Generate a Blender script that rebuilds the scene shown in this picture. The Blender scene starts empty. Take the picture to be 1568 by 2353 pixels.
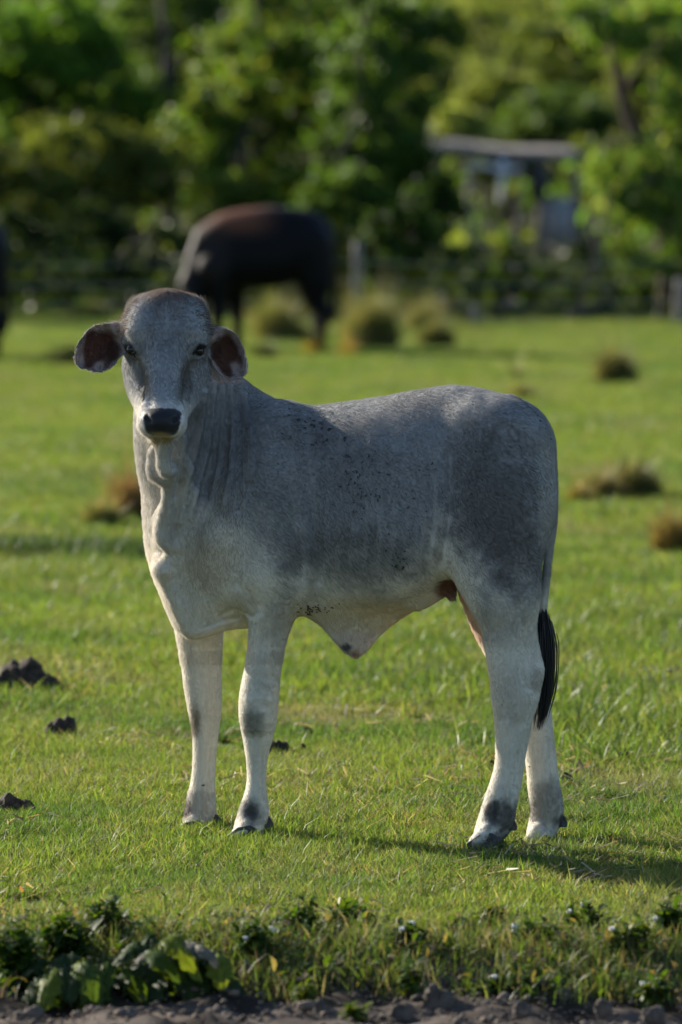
import bpy, math, random
import numpy as np

# ------------------------------------------------------------------ camera, light, exposure
scene = bpy.context.scene
PITCH = math.atan(0.06147)
CAM_H = 1.75
cam_data = bpy.data.cameras.new("camera")
cam = bpy.data.objects.new("camera", cam_data)
scene.collection.objects.link(cam)
cam.location = (0, 0, CAM_H)
cam.rotation_euler = (math.pi / 2 - PITCH, 0, 0)
cam_data.sensor_fit = 'VERTICAL'
cam_data.sensor_height = 36.0
cam_data.sensor_width = 24.0
cam_data.lens = 200.0
cam_data.clip_start = 0.5
cam_data.clip_end = 3000
cam_data.dof.use_dof = True
cam_data.dof.focus_distance = 14.62
cam_data.dof.aperture_fstop = 3.9
scene.camera = cam

SUN_EL = math.radians(22.5)
SUN_BACK = math.radians(42)            # how far the sun stands behind the calf, from due left
sun_dir = (-math.cos(SUN_EL) * math.cos(SUN_BACK), math.cos(SUN_EL) * math.sin(SUN_BACK), math.sin(SUN_EL))
world = bpy.data.worlds.new("World")
scene.world = world
world.use_nodes = True
wn = world.node_tree
sky = wn.nodes.new("ShaderNodeTexSky")
sky.sky_type = 'NISHITA'
sky.sun_disc = False
sky.sun_elevation = SUN_EL
sky.sun_rotation = math.atan2(sun_dir[0], sun_dir[1])
sky.air_density = 1.0
sky.dust_density = 1.0
sky.ozone_density = 3.0
wn.links.new(sky.outputs[0], wn.nodes["Background"].inputs[0])
wn.nodes["Background"].inputs[1].default_value = 0.085
sd = bpy.data.lights.new("sun", 'SUN')
sd.energy = 5.0
sd.angle = math.radians(0.55)
sd.color = (1.0, 0.92, 0.79)
sun = bpy.data.objects.new("sun", sd)
scene.collection.objects.link(sun)
from mathutils import Vector
sun.rotation_euler = Vector(sun_dir).to_track_quat('Z', 'Y').to_euler()
scene.view_settings.view_transform = 'Standard'
scene.view_settings.look = 'None'
scene.view_settings.exposure = 1.05
scene.view_settings.gamma = 1.0
scene.cycles.max_bounces = 6
scene.cycles.diffuse_bounces = 4
scene.cycles.transmission_bounces = 4
scene.cycles.transparent_max_bounces = 4
scene.cycles.sample_clamp_indirect = 4.0
scene.cycles.use_denoising = True

# ------------------------------------------------------------------ helpers
U = 1.0 / 13071.0                      # one survey unit at one metre
def W(u, v, Y):
    """world point seen at survey position u, v that stands Y metres out"""
    x = (u - 784) * U
    y = (1176.5 - v) * U
    cy = math.cos(PITCH) + y * math.sin(PITCH)
    cz = -math.sin(PITCH) + y * math.cos(PITCH)
    k = Y / cy
    return np.array((x * k, Y, CAM_H + cz * k))
def RU(r, Y):
    return r * Y * U
def uv_of(P):
    x, y, z = P[:, 0], P[:, 1], P[:, 2] - CAM_H
    d = y * math.cos(PITCH) - z * math.sin(PITCH)
    h = y * math.sin(PITCH) + z * math.cos(PITCH)
    return 784 + x / d / U, 1176.5 - h / d / U

def sstep(a, b, x):
    t = np.clip((x - a) / (b - a + 1e-12), 0, 1)
    return t * t * (3 - 2 * t)

def np_mesh(name, V, F, mats, smooth=True, attrs=None, mat_idx=None):
    """F: (n,k) int array or list of such arrays"""
    me = bpy.data.meshes.new(name)
    Fs = F if isinstance(F, list) else [F]
    Fs = [np.asarray(f, dtype=np.int32) for f in Fs if len(f)]
    V = np.asarray(V, dtype=np.float32)
    me.vertices.add(len(V))
    me.vertices.foreach_set("co", V.ravel())
    nl = sum(f.size for f in Fs)
    npoly = sum(len(f) for f in Fs)
    me.loops.add(nl)
    me.loops.foreach_set("vertex_index", np.concatenate([f.ravel() for f in Fs]))
    me.polygons.add(npoly)
    tot = np.concatenate([np.full(len(f), f.shape[1], np.int32) for f in Fs])
    st = np.concatenate([[0], np.cumsum(tot)[:-1]]).astype(np.int32)
    me.polygons.foreach_set("loop_start", st)
    me.polygons.foreach_set("loop_total", tot)
    if smooth:
        me.polygons.foreach_set("use_smooth", np.ones(npoly, dtype=bool))
    if mat_idx is not None:
        me.polygons.foreach_set("material_index", np.asarray(mat_idx, dtype=np.int32))
    for k, a in (attrs or {}).items():
        a = np.asarray(a, dtype=np.float32)
        if a.ndim == 1:
            at = me.attributes.new(k, 'FLOAT', 'POINT'); at.data.foreach_set("value", a)
        else:
            if a.shape[1] == 3: a = np.hstack([a, np.ones((len(a), 1), np.float32)])
            at = me.attributes.new(k, 'FLOAT_COLOR', 'POINT'); at.data.foreach_set("color", a.ravel())
    for m in (mats if isinstance(mats, (list, tuple)) else [mats]):
        me.materials.append(m)
    me.update(calc_edges=True)
    me.validate()
    return me

def link(name, data, parent=None, loc=None):
    o = bpy.data.objects.new(name, data)
    scene.collection.objects.link(o)
    if loc is not None: o.location = loc
    if parent is not None: o.parent = parent
    return o
def tag(o, label=None, cat=None, group=None, kind=None):
    if label: o["label"] = label
    if cat: o["category"] = cat
    if group: o["group"] = group
    if kind: o["kind"] = kind
    return o

# value noise in numpy
_rs = np.random.RandomState(7)
_perm = _rs.rand(64, 64, 64).astype(np.float32)
def vnoise(P, s):
    Q = P / s
    i = np.floor(Q).astype(int)
    f = (Q - i); f = f * f * (3 - 2 * f)
    r = 0
    for dx in (0, 1):
        wx = f[:, 0] if dx else 1 - f[:, 0]
        for dy in (0, 1):
            wy = f[:, 1] if dy else 1 - f[:, 1]
            for dz in (0, 1):
                wz = f[:, 2] if dz else 1 - f[:, 2]
                r = r + wx * wy * wz * _perm[(i[:, 0] + dx) % 64, (i[:, 1] + dy) % 64, (i[:, 2] + dz) % 64]
    return r

# materials
def mat(name):
    m = bpy.data.materials.new(name); m.use_nodes = True
    nt = m.node_tree
    return m, nt, nt.nodes["Principled BSDF"]
def nd(nt, typ, **kw):
    n = nt.nodes.new(typ)
    for k, v in kw.items(): setattr(n, k, v)
    return n
def noise_col(nt, c1, c2, scale, detail=4, coord='Object', lo=0.35, hi=0.65, vec=None):
    tc = nd(nt, "ShaderNodeTexCoord")
    ns = nd(nt, "ShaderNodeTexNoise"); ns.inputs["Scale"].default_value = scale; ns.inputs["Detail"].default_value = detail
    nt.links.new(vec if vec is not None else tc.outputs[coord], ns.inputs["Vector"])
    rp = nd(nt, "ShaderNodeValToRGB")
    rp.color_ramp.elements[0].position = lo; rp.color_ramp.elements[1].position = hi
    rp.color_ramp.elements[0].color = (*c1, 1); rp.color_ramp.elements[1].color = (*c2, 1)
    nt.links.new(ns.outputs[0], rp.inputs[0])
    return rp.outputs[0], ns.outputs[0]
def simple_mat(name, c1, c2, scale=20, rough=0.8, bump=0.0, bdist=0.01, spec=0.3, detail=5):
    m, nt, b = mat(name)
    col, fac = noise_col(nt, c1, c2, scale, detail)
    nt.links.new(col, b.inputs["Base Color"])
    b.inputs["Roughness"].default_value = rough
    b.inputs["Specular IOR Level"].default_value = spec
    if bump:
        bp = nd(nt, "ShaderNodeBump"); bp.inputs["Strength"].default_value = bump; bp.inputs["Distance"].default_value = bdist
        nt.links.new(fac, bp.inputs["Height"]); nt.links.new(bp.outputs[0], b.inputs["Normal"])
    return m
def leaf_mat(name, attr="tint", rough=0.45, trans=0.45, spec=0.4, patch=None, dry=None, tcol=(1.25, 1.2, 0.5)):
    """foliage: colour from the leaf's own pigment, light passes through it"""
    m, nt, b = mat(name)
    at = nd(nt, "ShaderNodeAttribute", attribute_name=attr)
    col = at.outputs["Color"]
    if patch:
        c, sc, lo, hi = patch
        geo = nd(nt, "ShaderNodeNewGeometry")
        ns = nd(nt, "ShaderNodeTexNoise"); ns.inputs["Scale"].default_value = sc; ns.inputs["Detail"].default_value = 5
        nt.links.new(geo.outputs["Position"], ns.inputs["Vector"])
        mr = nd(nt, "ShaderNodeMapRange"); mr.inputs[1].default_value = lo; mr.inputs[2].default_value = hi
        nt.links.new(ns.outputs[0], mr.inputs[0])
        mx = nd(nt, "ShaderNodeMix", data_type='RGBA', blend_type='MULTIPLY')
        nt.links.new(mr.outputs[0], mx.inputs[0]); nt.links.new(col, mx.inputs[6]); mx.inputs[7].default_value = (*c, 1)
        col = mx.outputs[2]
    if dry:
        c, sc, lo, hi = dry
        geo = nd(nt, "ShaderNodeNewGeometry")
        mpp = nd(nt, "ShaderNodeMapping"); mpp.inputs["Scale"].default_value = (1, .55, 1); mpp.inputs["Location"].default_value = (31, 7, 0)
        nt.links.new(geo.outputs["Position"], mpp.inputs["Vector"])
        ns = nd(nt, "ShaderNodeTexNoise"); ns.inputs["Scale"].default_value = sc; ns.inputs["Detail"].default_value = 6
        nt.links.new(mpp.outputs[0], ns.inputs["Vector"])
        mr = nd(nt, "ShaderNodeMapRange"); mr.inputs[1].default_value = lo; mr.inputs[2].default_value = hi; mr.inputs[4].default_value = .75
        nt.links.new(ns.outputs[0], mr.inputs[0])
        mx = nd(nt, "ShaderNodeMix", data_type='RGBA')
        nt.links.new(mr.outputs[0], mx.inputs[0]); nt.links.new(col, mx.inputs[6]); mx.inputs[7].default_value = (*c, 1)
        col = mx.outputs[2]
    nt.links.new(col, b.inputs["Base Color"])
    b.inputs["Roughness"].default_value = rough
    b.inputs["Specular IOR Level"].default_value = spec
    tr = nd(nt, "ShaderNodeBsdfTranslucent")
    mm = nd(nt, "ShaderNodeMix", data_type='RGBA', blend_type='MULTIPLY')
    mm.inputs[0].default_value = 1.0
    nt.links.new(col, mm.inputs[6]); mm.inputs[7].default_value = (*tcol, 1)
    nt.links.new(mm.outputs[2], tr.inputs["Color"])
    ms = nd(nt, "ShaderNodeMixShader"); ms.inputs[0].default_value = trans
    nt.links.new(b.outputs[0], ms.inputs[1]); nt.links.new(tr.outputs[0], ms.inputs[2])
    nt.links.new(ms.outputs[0], nt.nodes["Material Output"].inputs["Surface"])
    return m

# ------------------------------------------------------------------ implicit modelling
class Field:
    def __init__(s, lo, hi, h):
        s.lo = np.array(lo, float); s.h = h
        s.n = np.ceil((np.array(hi) - s.lo) / h).astype(int) + 1
        s.D = np.full(s.n, 0.5, np.float32)
        s.ax = [(s.lo[i] + h * np.arange(s.n[i])).astype(np.float32) for i in range(3)]
    def _sl(s, lo, hi, pad):
        a = np.clip(np.floor((np.array(lo) - pad - s.lo) / s.h).astype(int), 0, s.n)
        b = np.clip(np.ceil((np.array(hi) + pad - s.lo) / s.h).astype(int) + 1, 0, s.n)
        return tuple(slice(a[i], b[i]) for i in range(3))
    def put(s, f, lo, hi, k=0.02, op='u'):
        sl = s._sl(lo, hi, k + 3 * s.h)
        X = s.ax[0][sl[0]][:, None, None]; Y = s.ax[1][sl[1]][None, :, None]; Z = s.ax[2][sl[2]][None, None, :]
        if X.size == 0 or Y.size == 0 or Z.size == 0: return
        d = f(X, Y, Z).astype(np.float32)
        a = s.D[sl]
        if op == 'u':
            h = np.maximum(k - np.abs(a - d), 0) / k
            s.D[sl] = np.minimum(a, d) - h * h * k * 0.25
        else:
            d = -d
            h = np.maximum(k - np.abs(a - d), 0) / k
            s.D[sl] = np.maximum(a, d) + h * h * k * 0.25
    def cone(s, a, r1, b, r2, k=0.02, sy=1.0, op='u'):
        a = np.array(a, float); b = np.array(b, float)
        q = np.array((1, 1 / sy, 1)); ba = (b - a) * q; L = max(ba.dot(ba), 1e-9); R = max(r1, r2)
        def f(X, Y, Z):
            px, py, pz = X - a[0], (Y - a[1]) / sy, Z - a[2]
            t = np.clip((px * ba[0] + py * ba[1] + pz * ba[2]) / L, 0, 1)
            return np.sqrt((px - t * ba[0]) ** 2 + (py - t * ba[1]) ** 2 + (pz - t * ba[2]) ** 2) - (r1 + t * (r2 - r1))
        e = np.array((R, R * max(sy, 1), R))
        s.put(f, np.minimum(a, b) - e, np.maximum(a, b) + e, k, op)
    def chain(s, pts, k=0.02, sy=1.0, op='u'):
        """pts: (u, v, Y, r_units), run through a smooth curve"""
        P = np.array(pts, float)
        leg = (P[:, 1] > 1480) & (P[:, 2] < 16)
        P[leg, 3] *= .94
        if len(P) > 2:
            out = []
            for i in range(len(P) - 1):
                p0 = P[max(i - 1, 0)]; p1 = P[i]; p2 = P[i + 1]; p3 = P[min(i + 2, len(P) - 1)]
                for t in (0, .25, .5, .75):
                    out.append(.5 * (2 * p1 + (p2 - p0) * t + (2 * p0 - 5 * p1 + 4 * p2 - p3) * t * t + (3 * p1 - p0 - 3 * p2 + p3) * t ** 3))
            out.append(P[-1]); pts = out
        A = np.array([W(*p[:3]) for p in pts]); Rr = np.array([RU(p[3], p[2]) for p in pts])
        q3 = np.array((1, 1 / sy, 1))
        def f(X, Y, Z):
            best = None
            for a, b, r1, r2 in zip(A[:-1], A[1:], Rr[:-1], Rr[1:]):
                ba = (b - a) * q3; L = max(ba.dot(ba), 1e-9)
                px, py, pz = X - np.float32(a[0]), (Y - np.float32(a[1])) / np.float32(sy), Z - np.float32(a[2])
                t = np.clip((px * ba[0] + py * ba[1] + pz * ba[2]) / L, 0, 1)
                d = np.sqrt((px - t * ba[0]) ** 2 + (py - t * ba[1]) ** 2 + (pz - t * ba[2]) ** 2) - (r1 + t * (r2 - r1))
                best = d if best is None else np.minimum(best, d)
            return best
        m = Rr.max(); e = np.array((m, m * max(sy, 1), m))
        s.put(f, A.min(0) - e, A.max(0) + e, k, op)
    def ell(s, c, r, R=None, k=0.02, op='u'):
        c = np.array(c, float); r = np.array(r, float)
        R = np.eye(3) if R is None else np.array(R, float)     # rows: local axes
        def f(X, Y, Z):
            px, py, pz = X - c[0], Y - c[1], Z - c[2]
            q = [(px * R[i][0] + py * R[i][1] + pz * R[i][2]) / r[i] for i in range(3)]
            k0 = np.sqrt(q[0] ** 2 + q[1] ** 2 + q[2] ** 2)
            k1 = np.sqrt((q[0] / r[0]) ** 2 + (q[1] / r[1]) ** 2 + (q[2] / r[2]) ** 2) + 1e-9
            return k0 * (k0 - 1) / k1
        m = r.max()
        s.put(f, c - m, c + m, k, op)
    def sheet(s, pts, Yf, th, k=0.02, rnd=0.006, dome=0.0):
        """flap: outline pts in (u, v) at mean depth; Yf(x, z, inside_dist) gives its mid surface; th half thickness"""
        Y0 = Yf(None, None, None)
        P = np.array([W(u, v, Y0) for u, v in pts])[:, [0, 2]]
        lo = np.array((P[:, 0].min(), Y0 - 0.12, P[:, 1].min())); hi = np.array((P[:, 0].max(), Y0 + 0.12, P[:, 1].max()))
        def f(X, Y, Z):
            X2 = X[:, 0, :]; Z2 = Z[0, 0, :][None, :]
            X2, Z2 = np.broadcast_arrays(X2.reshape(-1, 1), Z2)
            d = np.full(X2.shape, 1e9); ins = np.zeros(X2.shape, bool)
            n = len(P)
            for i in range(n):
                a = P[i]; b = P[(i + 1) % n]; e = b - a
                wx, wz = X2 - a[0], Z2 - a[1]
                t = np.clip((wx * e[0] + wz * e[1]) / (e @ e + 1e-12), 0, 1)
                d = np.minimum(d, (wx - t * e[0]) ** 2 + (wz - t * e[1]) ** 2)
                c = (a[1] > Z2) != (b[1] > Z2)
                xi = a[0] + (Z2 - a[1]) / (b[1] - a[1] + 1e-12) * (b[0] - a[0])
                ins ^= c & (X2 < xi)
            d = np.sqrt(d); d = np.where(ins, -d, d)
            ys = Yf(X2, Z2, np.maximum(-d, 0))
            thx = th + dome * np.sqrt(np.maximum(-d, 0))
            A = (d + rnd)[:, None, :]; B = np.abs(Y - ys[:, None, :]) - (thx[:, None, :] - rnd)
            return np.minimum(np.maximum(A, B), 0) + np.sqrt(np.maximum(A, 0) ** 2 + np.maximum(B, 0) ** 2) - rnd
        s.put(f, lo, hi, k)
    def loft(s, st, k=0.03, n=2.25, skew=0.14, sig=0.03):
        """st rows: (u, vtop, vbot, Yc, halfwidth)"""
        rows = []
        for u, vt, vb, Yc, hw in st:
            a = W(u, vt, Yc); b = W(u, vb, Yc); rows.append((a[0], a[2], b[2], Yc, hw))
        rows = np.array(rows)
        xs = s.ax[0]
        def ip(c):
            fx = np.arange(rows[0, 0] - 0.2, rows[-1, 0] + 0.2, 0.004)
            y = np.interp(fx, rows[:, 0], rows[:, c])
            g = np.exp(-0.5 * (np.arange(-30, 31) * 0.004 / sig) ** 2); g /= g.sum()
            yp = np.pad(y, 30, mode='edge')
            return fx, np.convolve(yp, g, 'valid')
        F = [ip(c) for c in (1, 2, 3, 4)]
        x0, x1 = rows[0, 0], rows[-1, 0]
        def f(X, Y, Z):
            zt, zb, yc, hw = [np.interp(X, fx, y) for fx, y in F]
            zc = (zt + zb) / 2; hz = (zt - zb) / 2
            rz = (Z - zc) / hz
            w = hw * (1 - skew * np.clip(rz, -1, 1))
            q = (np.abs(rz) ** n + (np.abs(Y - yc) / w) ** n) ** (1 / n)
            d = (q - 1) * np.minimum(hz, w)
            ex = np.maximum(np.maximum(x0 - X, X - x1), 0)
            return np.where(ex > 0, np.sqrt(np.maximum(d, 0) ** 2 + ex ** 2) , np.maximum(d, np.maximum(x0 - X, X - x1)))
        s.put(f, (x0, rows[:, 3].min() - 0.4, rows[:, 2].min()), (x1, rows[:, 3].max() + 0.4, rows[:, 1].max()), k)
    def mesh(s, smooth=3):
        D = s.D; n = s.n
        inside = D < 0
        nc = n - 1
        c = np.zeros(nc, np.uint8)
        for i in (0, 1):
            for j in (0, 1):
                for k in (0, 1):
                    c += inside[i:nc[0] + i, j:nc[1] + j, k:nc[2] + k]
        act = (c > 0) & (c < 8)
        idx = np.argwhere(act)
        vid = np.full(nc, -1, np.int32); vid[act] = np.arange(len(idx))
        acc = np.zeros((len(idx), 3)); cnt = np.zeros(len(idx))
        cor = [(i, j, k) for i in (0, 1) for j in (0, 1) for k in (0, 1)]
        val = {q: D[idx[:, 0] + q[0], idx[:, 1] + q[1], idx[:, 2] + q[2]] for q in cor}
        for q in cor:
            for a in range(3):
                if q[a] == 0:
                    r = list(q); r[a] = 1; r = tuple(r)
                    v0, v1 = val[q], val[r]
                    m = (v0 < 0) != (v1 < 0)
                    t = np.where(m, v0 / np.where(m, v0 - v1, 1), 0)
                    p = np.tile(np.array(q, float), (len(idx), 1)); p[:, a] = t
                    acc[m] += p[m]; cnt[m] += 1
        V = s.lo + s.h * (idx + acc / cnt[:, None])
        quads = []
        for a in range(3):
            b, d = (a + 1) % 3, (a + 2) % 3
            s0 = [slice(1, m - 1) for m in n]; s0[a] = slice(0, n[a] - 1)
            s1 = list(s0); s1[a] = slice(1, n[a])
            A = inside[tuple(s0)]; B = inside[tuple(s1)]
            e = np.argwhere(A != B)
            base = e + np.array([q.start for q in s0])
            fl = A[e[:, 0], e[:, 1], e[:, 2]]
            def g(ob, od):
                w = base.copy(); w[:, b] -= ob; w[:, d] -= od
                return vid[w[:, 0], w[:, 1], w[:, 2]]
            Q = np.stack([g(1, 1), g(0, 1), g(0, 0), g(1, 0)], 1)
            Q[~fl] = Q[~fl][:, ::-1]
            quads.append(Q)
        Q = np.concatenate(quads)
        Q = Q[(Q >= 0).all(1)]
        E = np.concatenate([Q[:, [i, (i + 1) % 4]] for i in range(4)])
        E = np.concatenate([E, E[:, ::-1]])
        deg = np.bincount(E[:, 0], minlength=len(V))[:, None]
        def lap(V):
            return np.stack([np.bincount(E[:, 0], weights=V[E[:, 1], i], minlength=len(V)) for i in range(3)], 1) / deg - V
        for _ in range(smooth):
            V = V + 0.55 * lap(V); V = V - 0.5 * lap(V)
        # normals
        n1 = np.cross(V[Q[:, 2]] - V[Q[:, 0]], V[Q[:, 3]] - V[Q[:, 1]])
        N = np.stack([np.bincount(Q.ravel(), weights=np.repeat(n1[:, i], 4), minlength=len(V)) for i in range(3)], 1)
        N /= np.linalg.norm(N, axis=1)[:, None] + 1e-12
        return V, Q, N
    def front(s, u, v, y0=13.6, y1=15.6):
        """first surface point on the sight line"""
        ys = np.arange(y0, y1, s.h * 0.4)
        P = np.array([W(u, v, y) for y in ys])
        i = np.round((P - s.lo) / s.h).astype(int)
        ok = ((i >= 0) & (i < s.n)).all(1)
        i = np.clip(i, 0, s.n - 1)
        d = np.where(ok, s.D[i[:, 0], i[:, 1], i[:, 2]], 1)
        w = np.nonzero(d < 0)[0]
        return P[w[0]] if len(w) else None
# ------------------------------------------------------------------ the ground
def g_noise(x, y, s, z=0.0):
    x = np.asarray(x, float); y = np.asarray(y, float)
    return vnoise(np.stack([x.ravel() + 500, y.ravel() + 500, np.full(x.size, z + 50.0)], 1), s).reshape(x.shape) - .5
def edge_y(x):
    """where the turf ends above the track"""
    return 12.60 + .26 * g_noise(x, np.zeros_like(np.asarray(x, float)), .9) + .16 * g_noise(x, np.zeros_like(np.asarray(x, float)), .22)
def ground_z(x, y):
    x = np.asarray(x, float); y = np.asarray(y, float)
    z = .05 * g_noise(x, y, 2.7) * sstep(13.2, 16.5, y) + .14 * g_noise(x, y, 9.0, 3) * sstep(17, 24, y)
    z = z - .03 * np.exp(-((x - .52) ** 2 + (y - 14.7) ** 2) / .05)
    e = edge_y(x)
    drop = sstep(e, e - .24, y)
    return z - .06 * drop
def build_ground():
    ys = np.concatenate([np.arange(9.5, 11.2, .05), np.arange(11.2, 13.2, .018), np.arange(13.2, 17, .05), np.arange(17, 70, .35), np.geomspace(70, 2500, 30)])
    xs = np.concatenate([-np.geomspace(600, 5.2, 22), np.arange(-5, 5.01, .045), np.geomspace(5.2, 600, 22)])
    X, Y = np.meshgrid(xs, ys)
    Z = ground_z(X, Y)
    e = edge_y(X); soil = sstep(e + .05, e - .05, Y)
    rough = (g_noise(X, Y, .30) * .05 + g_noise(X, Y, .10, 9) * .05 + g_noise(X, Y, .045, 5) * .025) * soil
    Z = Z + rough - .01
    Z[Y > 90] -= 0
    V = np.stack([X.ravel(), Y.ravel(), Z.ravel()], 1)
    ny, nx = X.shape
    i = (np.arange(ny - 1)[:, None] * nx + np.arange(nx - 1)[None, :]).ravel()
    Fq = np.stack([i, i + 1, i + nx + 1, i + nx], 1)
    sand = sstep(12.26, 12.16, Y + .12 * g_noise(X, Y, .35, 4))
    m, nt, b = mat("soil_and_turf")
    c_s, f_s = noise_col(nt, (.035, .027, .021), (.13, .104, .085), 9, 8, lo=.36, hi=.62)
    c_t, f_t = noise_col(nt, (.035, .055, .012), (.085, .11, .028), 6, 6)
    at = nd(nt, "ShaderNodeAttribute", attribute_name="soil")
    mx = nd(nt, "ShaderNodeMix", data_type='RGBA')
    nt.links.new(at.outputs["Fac"], mx.inputs[0]); nt.links.new(c_t, mx.inputs[6]); nt.links.new(c_s, mx.inputs[7])
    c_l, f_l = noise_col(nt, (.030, .024, .018), (.085, .068, .052), 14, 6)  # bank loam, darkened: shade on the bank face is put into this colour
    as_ = nd(nt, "ShaderNodeAttribute", attribute_name="sand")
    ms_ = nd(nt, "ShaderNodeMix", data_type='RGBA')
    nt.links.new(as_.outputs["Fac"], ms_.inputs[0]); nt.links.new(c_l, ms_.inputs[6]); nt.links.new(c_s, ms_.inputs[7]); nt.links.new(ms_.outputs[2], mx.inputs[7])
    nt.links.new(mx.outputs[2], b.inputs["Base Color"]); b.inputs["Roughness"].default_value = .95; b.inputs["Specular IOR Level"].default_value = .1
    bp = nd(nt, "ShaderNodeBump"); bp.inputs["Strength"].default_value = .6; bp.inputs["Distance"].default_value = .02
    nt.links.new(f_s, bp.inputs["Height"]); nt.links.new(bp.outputs[0], b.inputs["Normal"])
    wf = sstep(61.6, 63.2, Y + 1 * g_noise(X, Y, 2.0, 6)).ravel()
    aw = nd(nt, "ShaderNodeAttribute", attribute_name="litter")
    mw = nd(nt, "ShaderNodeMix", data_type='RGBA'); mw.inputs[7].default_value = (.030, .026, .014, 1)
    nt.links.new(aw.outputs["Fac"], mw.inputs[0]); nt.links.new(mx.outputs[2], mw.inputs[6]); nt.links.new(mw.outputs[2], b.inputs["Base Color"])
    me = np_mesh("ground", V, Fq, m, attrs={"soil": soil.ravel(), "sand": sand.ravel(), "litter": wf})
    tag(link("ground", me), kind="structure")
build_ground()

GREENS = np.array([(.105, .182, .028), (.134, .206, .036), (.082, .150, .028), (.176, .222, .054), (.124, .180, .042)])
STRAW = np.array([(.30, .25, .13), (.24, .20, .10), (.36, .31, .20), (.20, .15, .08)])
grass_mat = leaf_mat("grass_blade", rough=.48, trans=.5, spec=.22, patch=((.55, .72, .80), .9, .45, .66), dry=((.20, .19, .12), 1.5, .54, .74), tcol=(1.55, 1.42, .70))  # patch: noise darkening for clover, with soft shading streaks painted in
tuft_mat = leaf_mat("tuft_blade", rough=.5, trans=.38, spec=.35, tcol=(1.4, 1.25, .7))

def blades(rs, base, h, w, lean_dir, lean, cols, seg=2):
    """arrays -> verts, faces, colours for n tapering, bending blades"""
    n = len(base)
    a = rs.rand(n) * 6.283
    side = np.stack([np.cos(a), np.sin(a), np.zeros(n)], 1) * (w * .5)[:, None]
    ld = np.stack([np.cos(lean_dir), np.sin(lean_dir), np.zeros(n)], 1)
    V = []; C = []
    ts = np.linspace(0, 1, seg + 1)
    for k, t in enumerate(ts):
        c = base + np.array((0, 0, 1)) * (h * t * (1 - .25 * lean * t))[:, None] + ld * (h * lean * t * t)[:, None]
        if k < seg:
            wk = 1 - .45 * t
            V += [c - side * wk, c + side * wk]; C += [cols, cols]
        else:
            V.append(c); C.append(cols)
    nv = 2 * seg + 1
    V = np.stack(V, 1).reshape(-1, 3); C = np.stack(C, 1).reshape(-1, 3)
    o = np.arange(n) * nv
    F4 = [np.stack([o + 2 * k, o + 2 * k + 1, o + 2 * k + 3, o + 2 * k + 2], 1) for k in range(seg - 1)]
    F3 = np.stack([o + 2 * (seg - 1), o + 2 * (seg - 1) + 1, o + 2 * seg], 1)
    return V, (np.concatenate(F4) if F4 else np.zeros((0, 4), int)), F3, C

def grass_tile(name, size, n, hmin, hmax, w, straw, seed):
    rs = np.random.RandomState(seed)
    x = rs.uniform(-size / 2, size / 2, n); y = rs.uniform(-size / 2, size / 2, n)
    cl = g_noise(x + seed, y, size * .12)
    h = rs.uniform(hmin, hmax, n) * (1 + .9 * cl) * np.where(rs.rand(n) < .06, 1.5, 1)
    st = rs.rand(n) < straw
    cols = np.where(st[:, None], STRAW[rs.randint(0, len(STRAW), n)], GREENS[rs.randint(0, len(GREENS), n)]) * rs.uniform(.75, 1.3, n)[:, None]
    V, F4, F3, C = blades(rs, np.stack([x, y, np.full(n, -.012)], 1), h, w * rs.uniform(.6, 1.25, n), rs.rand(n) * 6.28, rs.beta(1.6, 2.2, n) * 1.25 + np.where(st, .3, 0), cols)
    return bpy.data.objects.new(name, np_mesh(name, V, [F4, F3], grass_mat, smooth=False, attrs={"tint": C}))

def scatter(name, label, pts, tiles, rotz, scale, mindist=None):
    """one object that sets copies of the tiles on its points"""
    me = bpy.data.meshes.new(name)
    me.vertices.add(len(pts)); me.vertices.foreach_set("co", np.asarray(pts, np.float32).ravel())
    for k, a, t in (("rot", rotz, 'FLOAT'), ("scl", scale, 'FLOAT')):
        at = me.attributes.new(k, t, 'POINT'); at.data.foreach_set("value", np.asarray(a, np.float32))
    at = me.attributes.new("pick", 'INT', 'POINT'); at.data.foreach_set("value", np.random.RandomState(len(pts)).randint(0, len(tiles), len(pts)).astype(np.int32))
    o = link(name, me)
    ng = bpy.data.node_groups.new(name + "_nodes", "GeometryNodeTree")
    ng.interface.new_socket("Geometry", in_out='INPUT', socket_type='NodeSocketGeometry')
    ng.interface.new_socket("Geometry", in_out='OUTPUT', socket_type='NodeSocketGeometry')
    gi = ng.nodes.new("NodeGroupInput"); go = ng.nodes.new("NodeGroupOutput")
    gg = ng.nodes.new("GeometryNodeGeometryToInstance")
    for t in reversed(tiles):
        oi = ng.nodes.new("GeometryNodeObjectInfo"); oi.inputs["Object"].default_value = t
        ng.links.new(oi.outputs["Geometry"], gg.inputs[0])
    def attr(n, ty):
        q = ng.nodes.new("GeometryNodeInputNamedAttribute"); q.data_type = ty; q.inputs[0].default_value = n
        return q.outputs[0]
    ip = ng.nodes.new("GeometryNodeInstanceOnPoints")
    ng.links.new(gi.outputs[0], ip.inputs["Points"]); ng.links.new(gg.outputs[0], ip.inputs["Instance"])
    ip.inputs["Pick Instance"].default_value = True
    ng.links.new(attr("pick", 'INT'), ip.inputs["Instance Index"])
    cx = ng.nodes.new("ShaderNodeCombineXYZ"); ng.links.new(attr("rot", 'FLOAT'), cx.inputs[2])
    er = ng.nodes.new("FunctionNodeEulerToRotation"); ng.links.new(cx.outputs[0], er.inputs[0])
    ng.links.new(er.outputs[0], ip.inputs["Rotation"])
    ng.links.new(attr("scl", 'FLOAT'), ip.inputs["Scale"])
    ng.links.new(ip.outputs[0], go.inputs[0])
    md = o.modifiers.new("scatter", 'NODES'); md.node_group = ng
    tag(o, label, kind="stuff")
    return o

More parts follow.
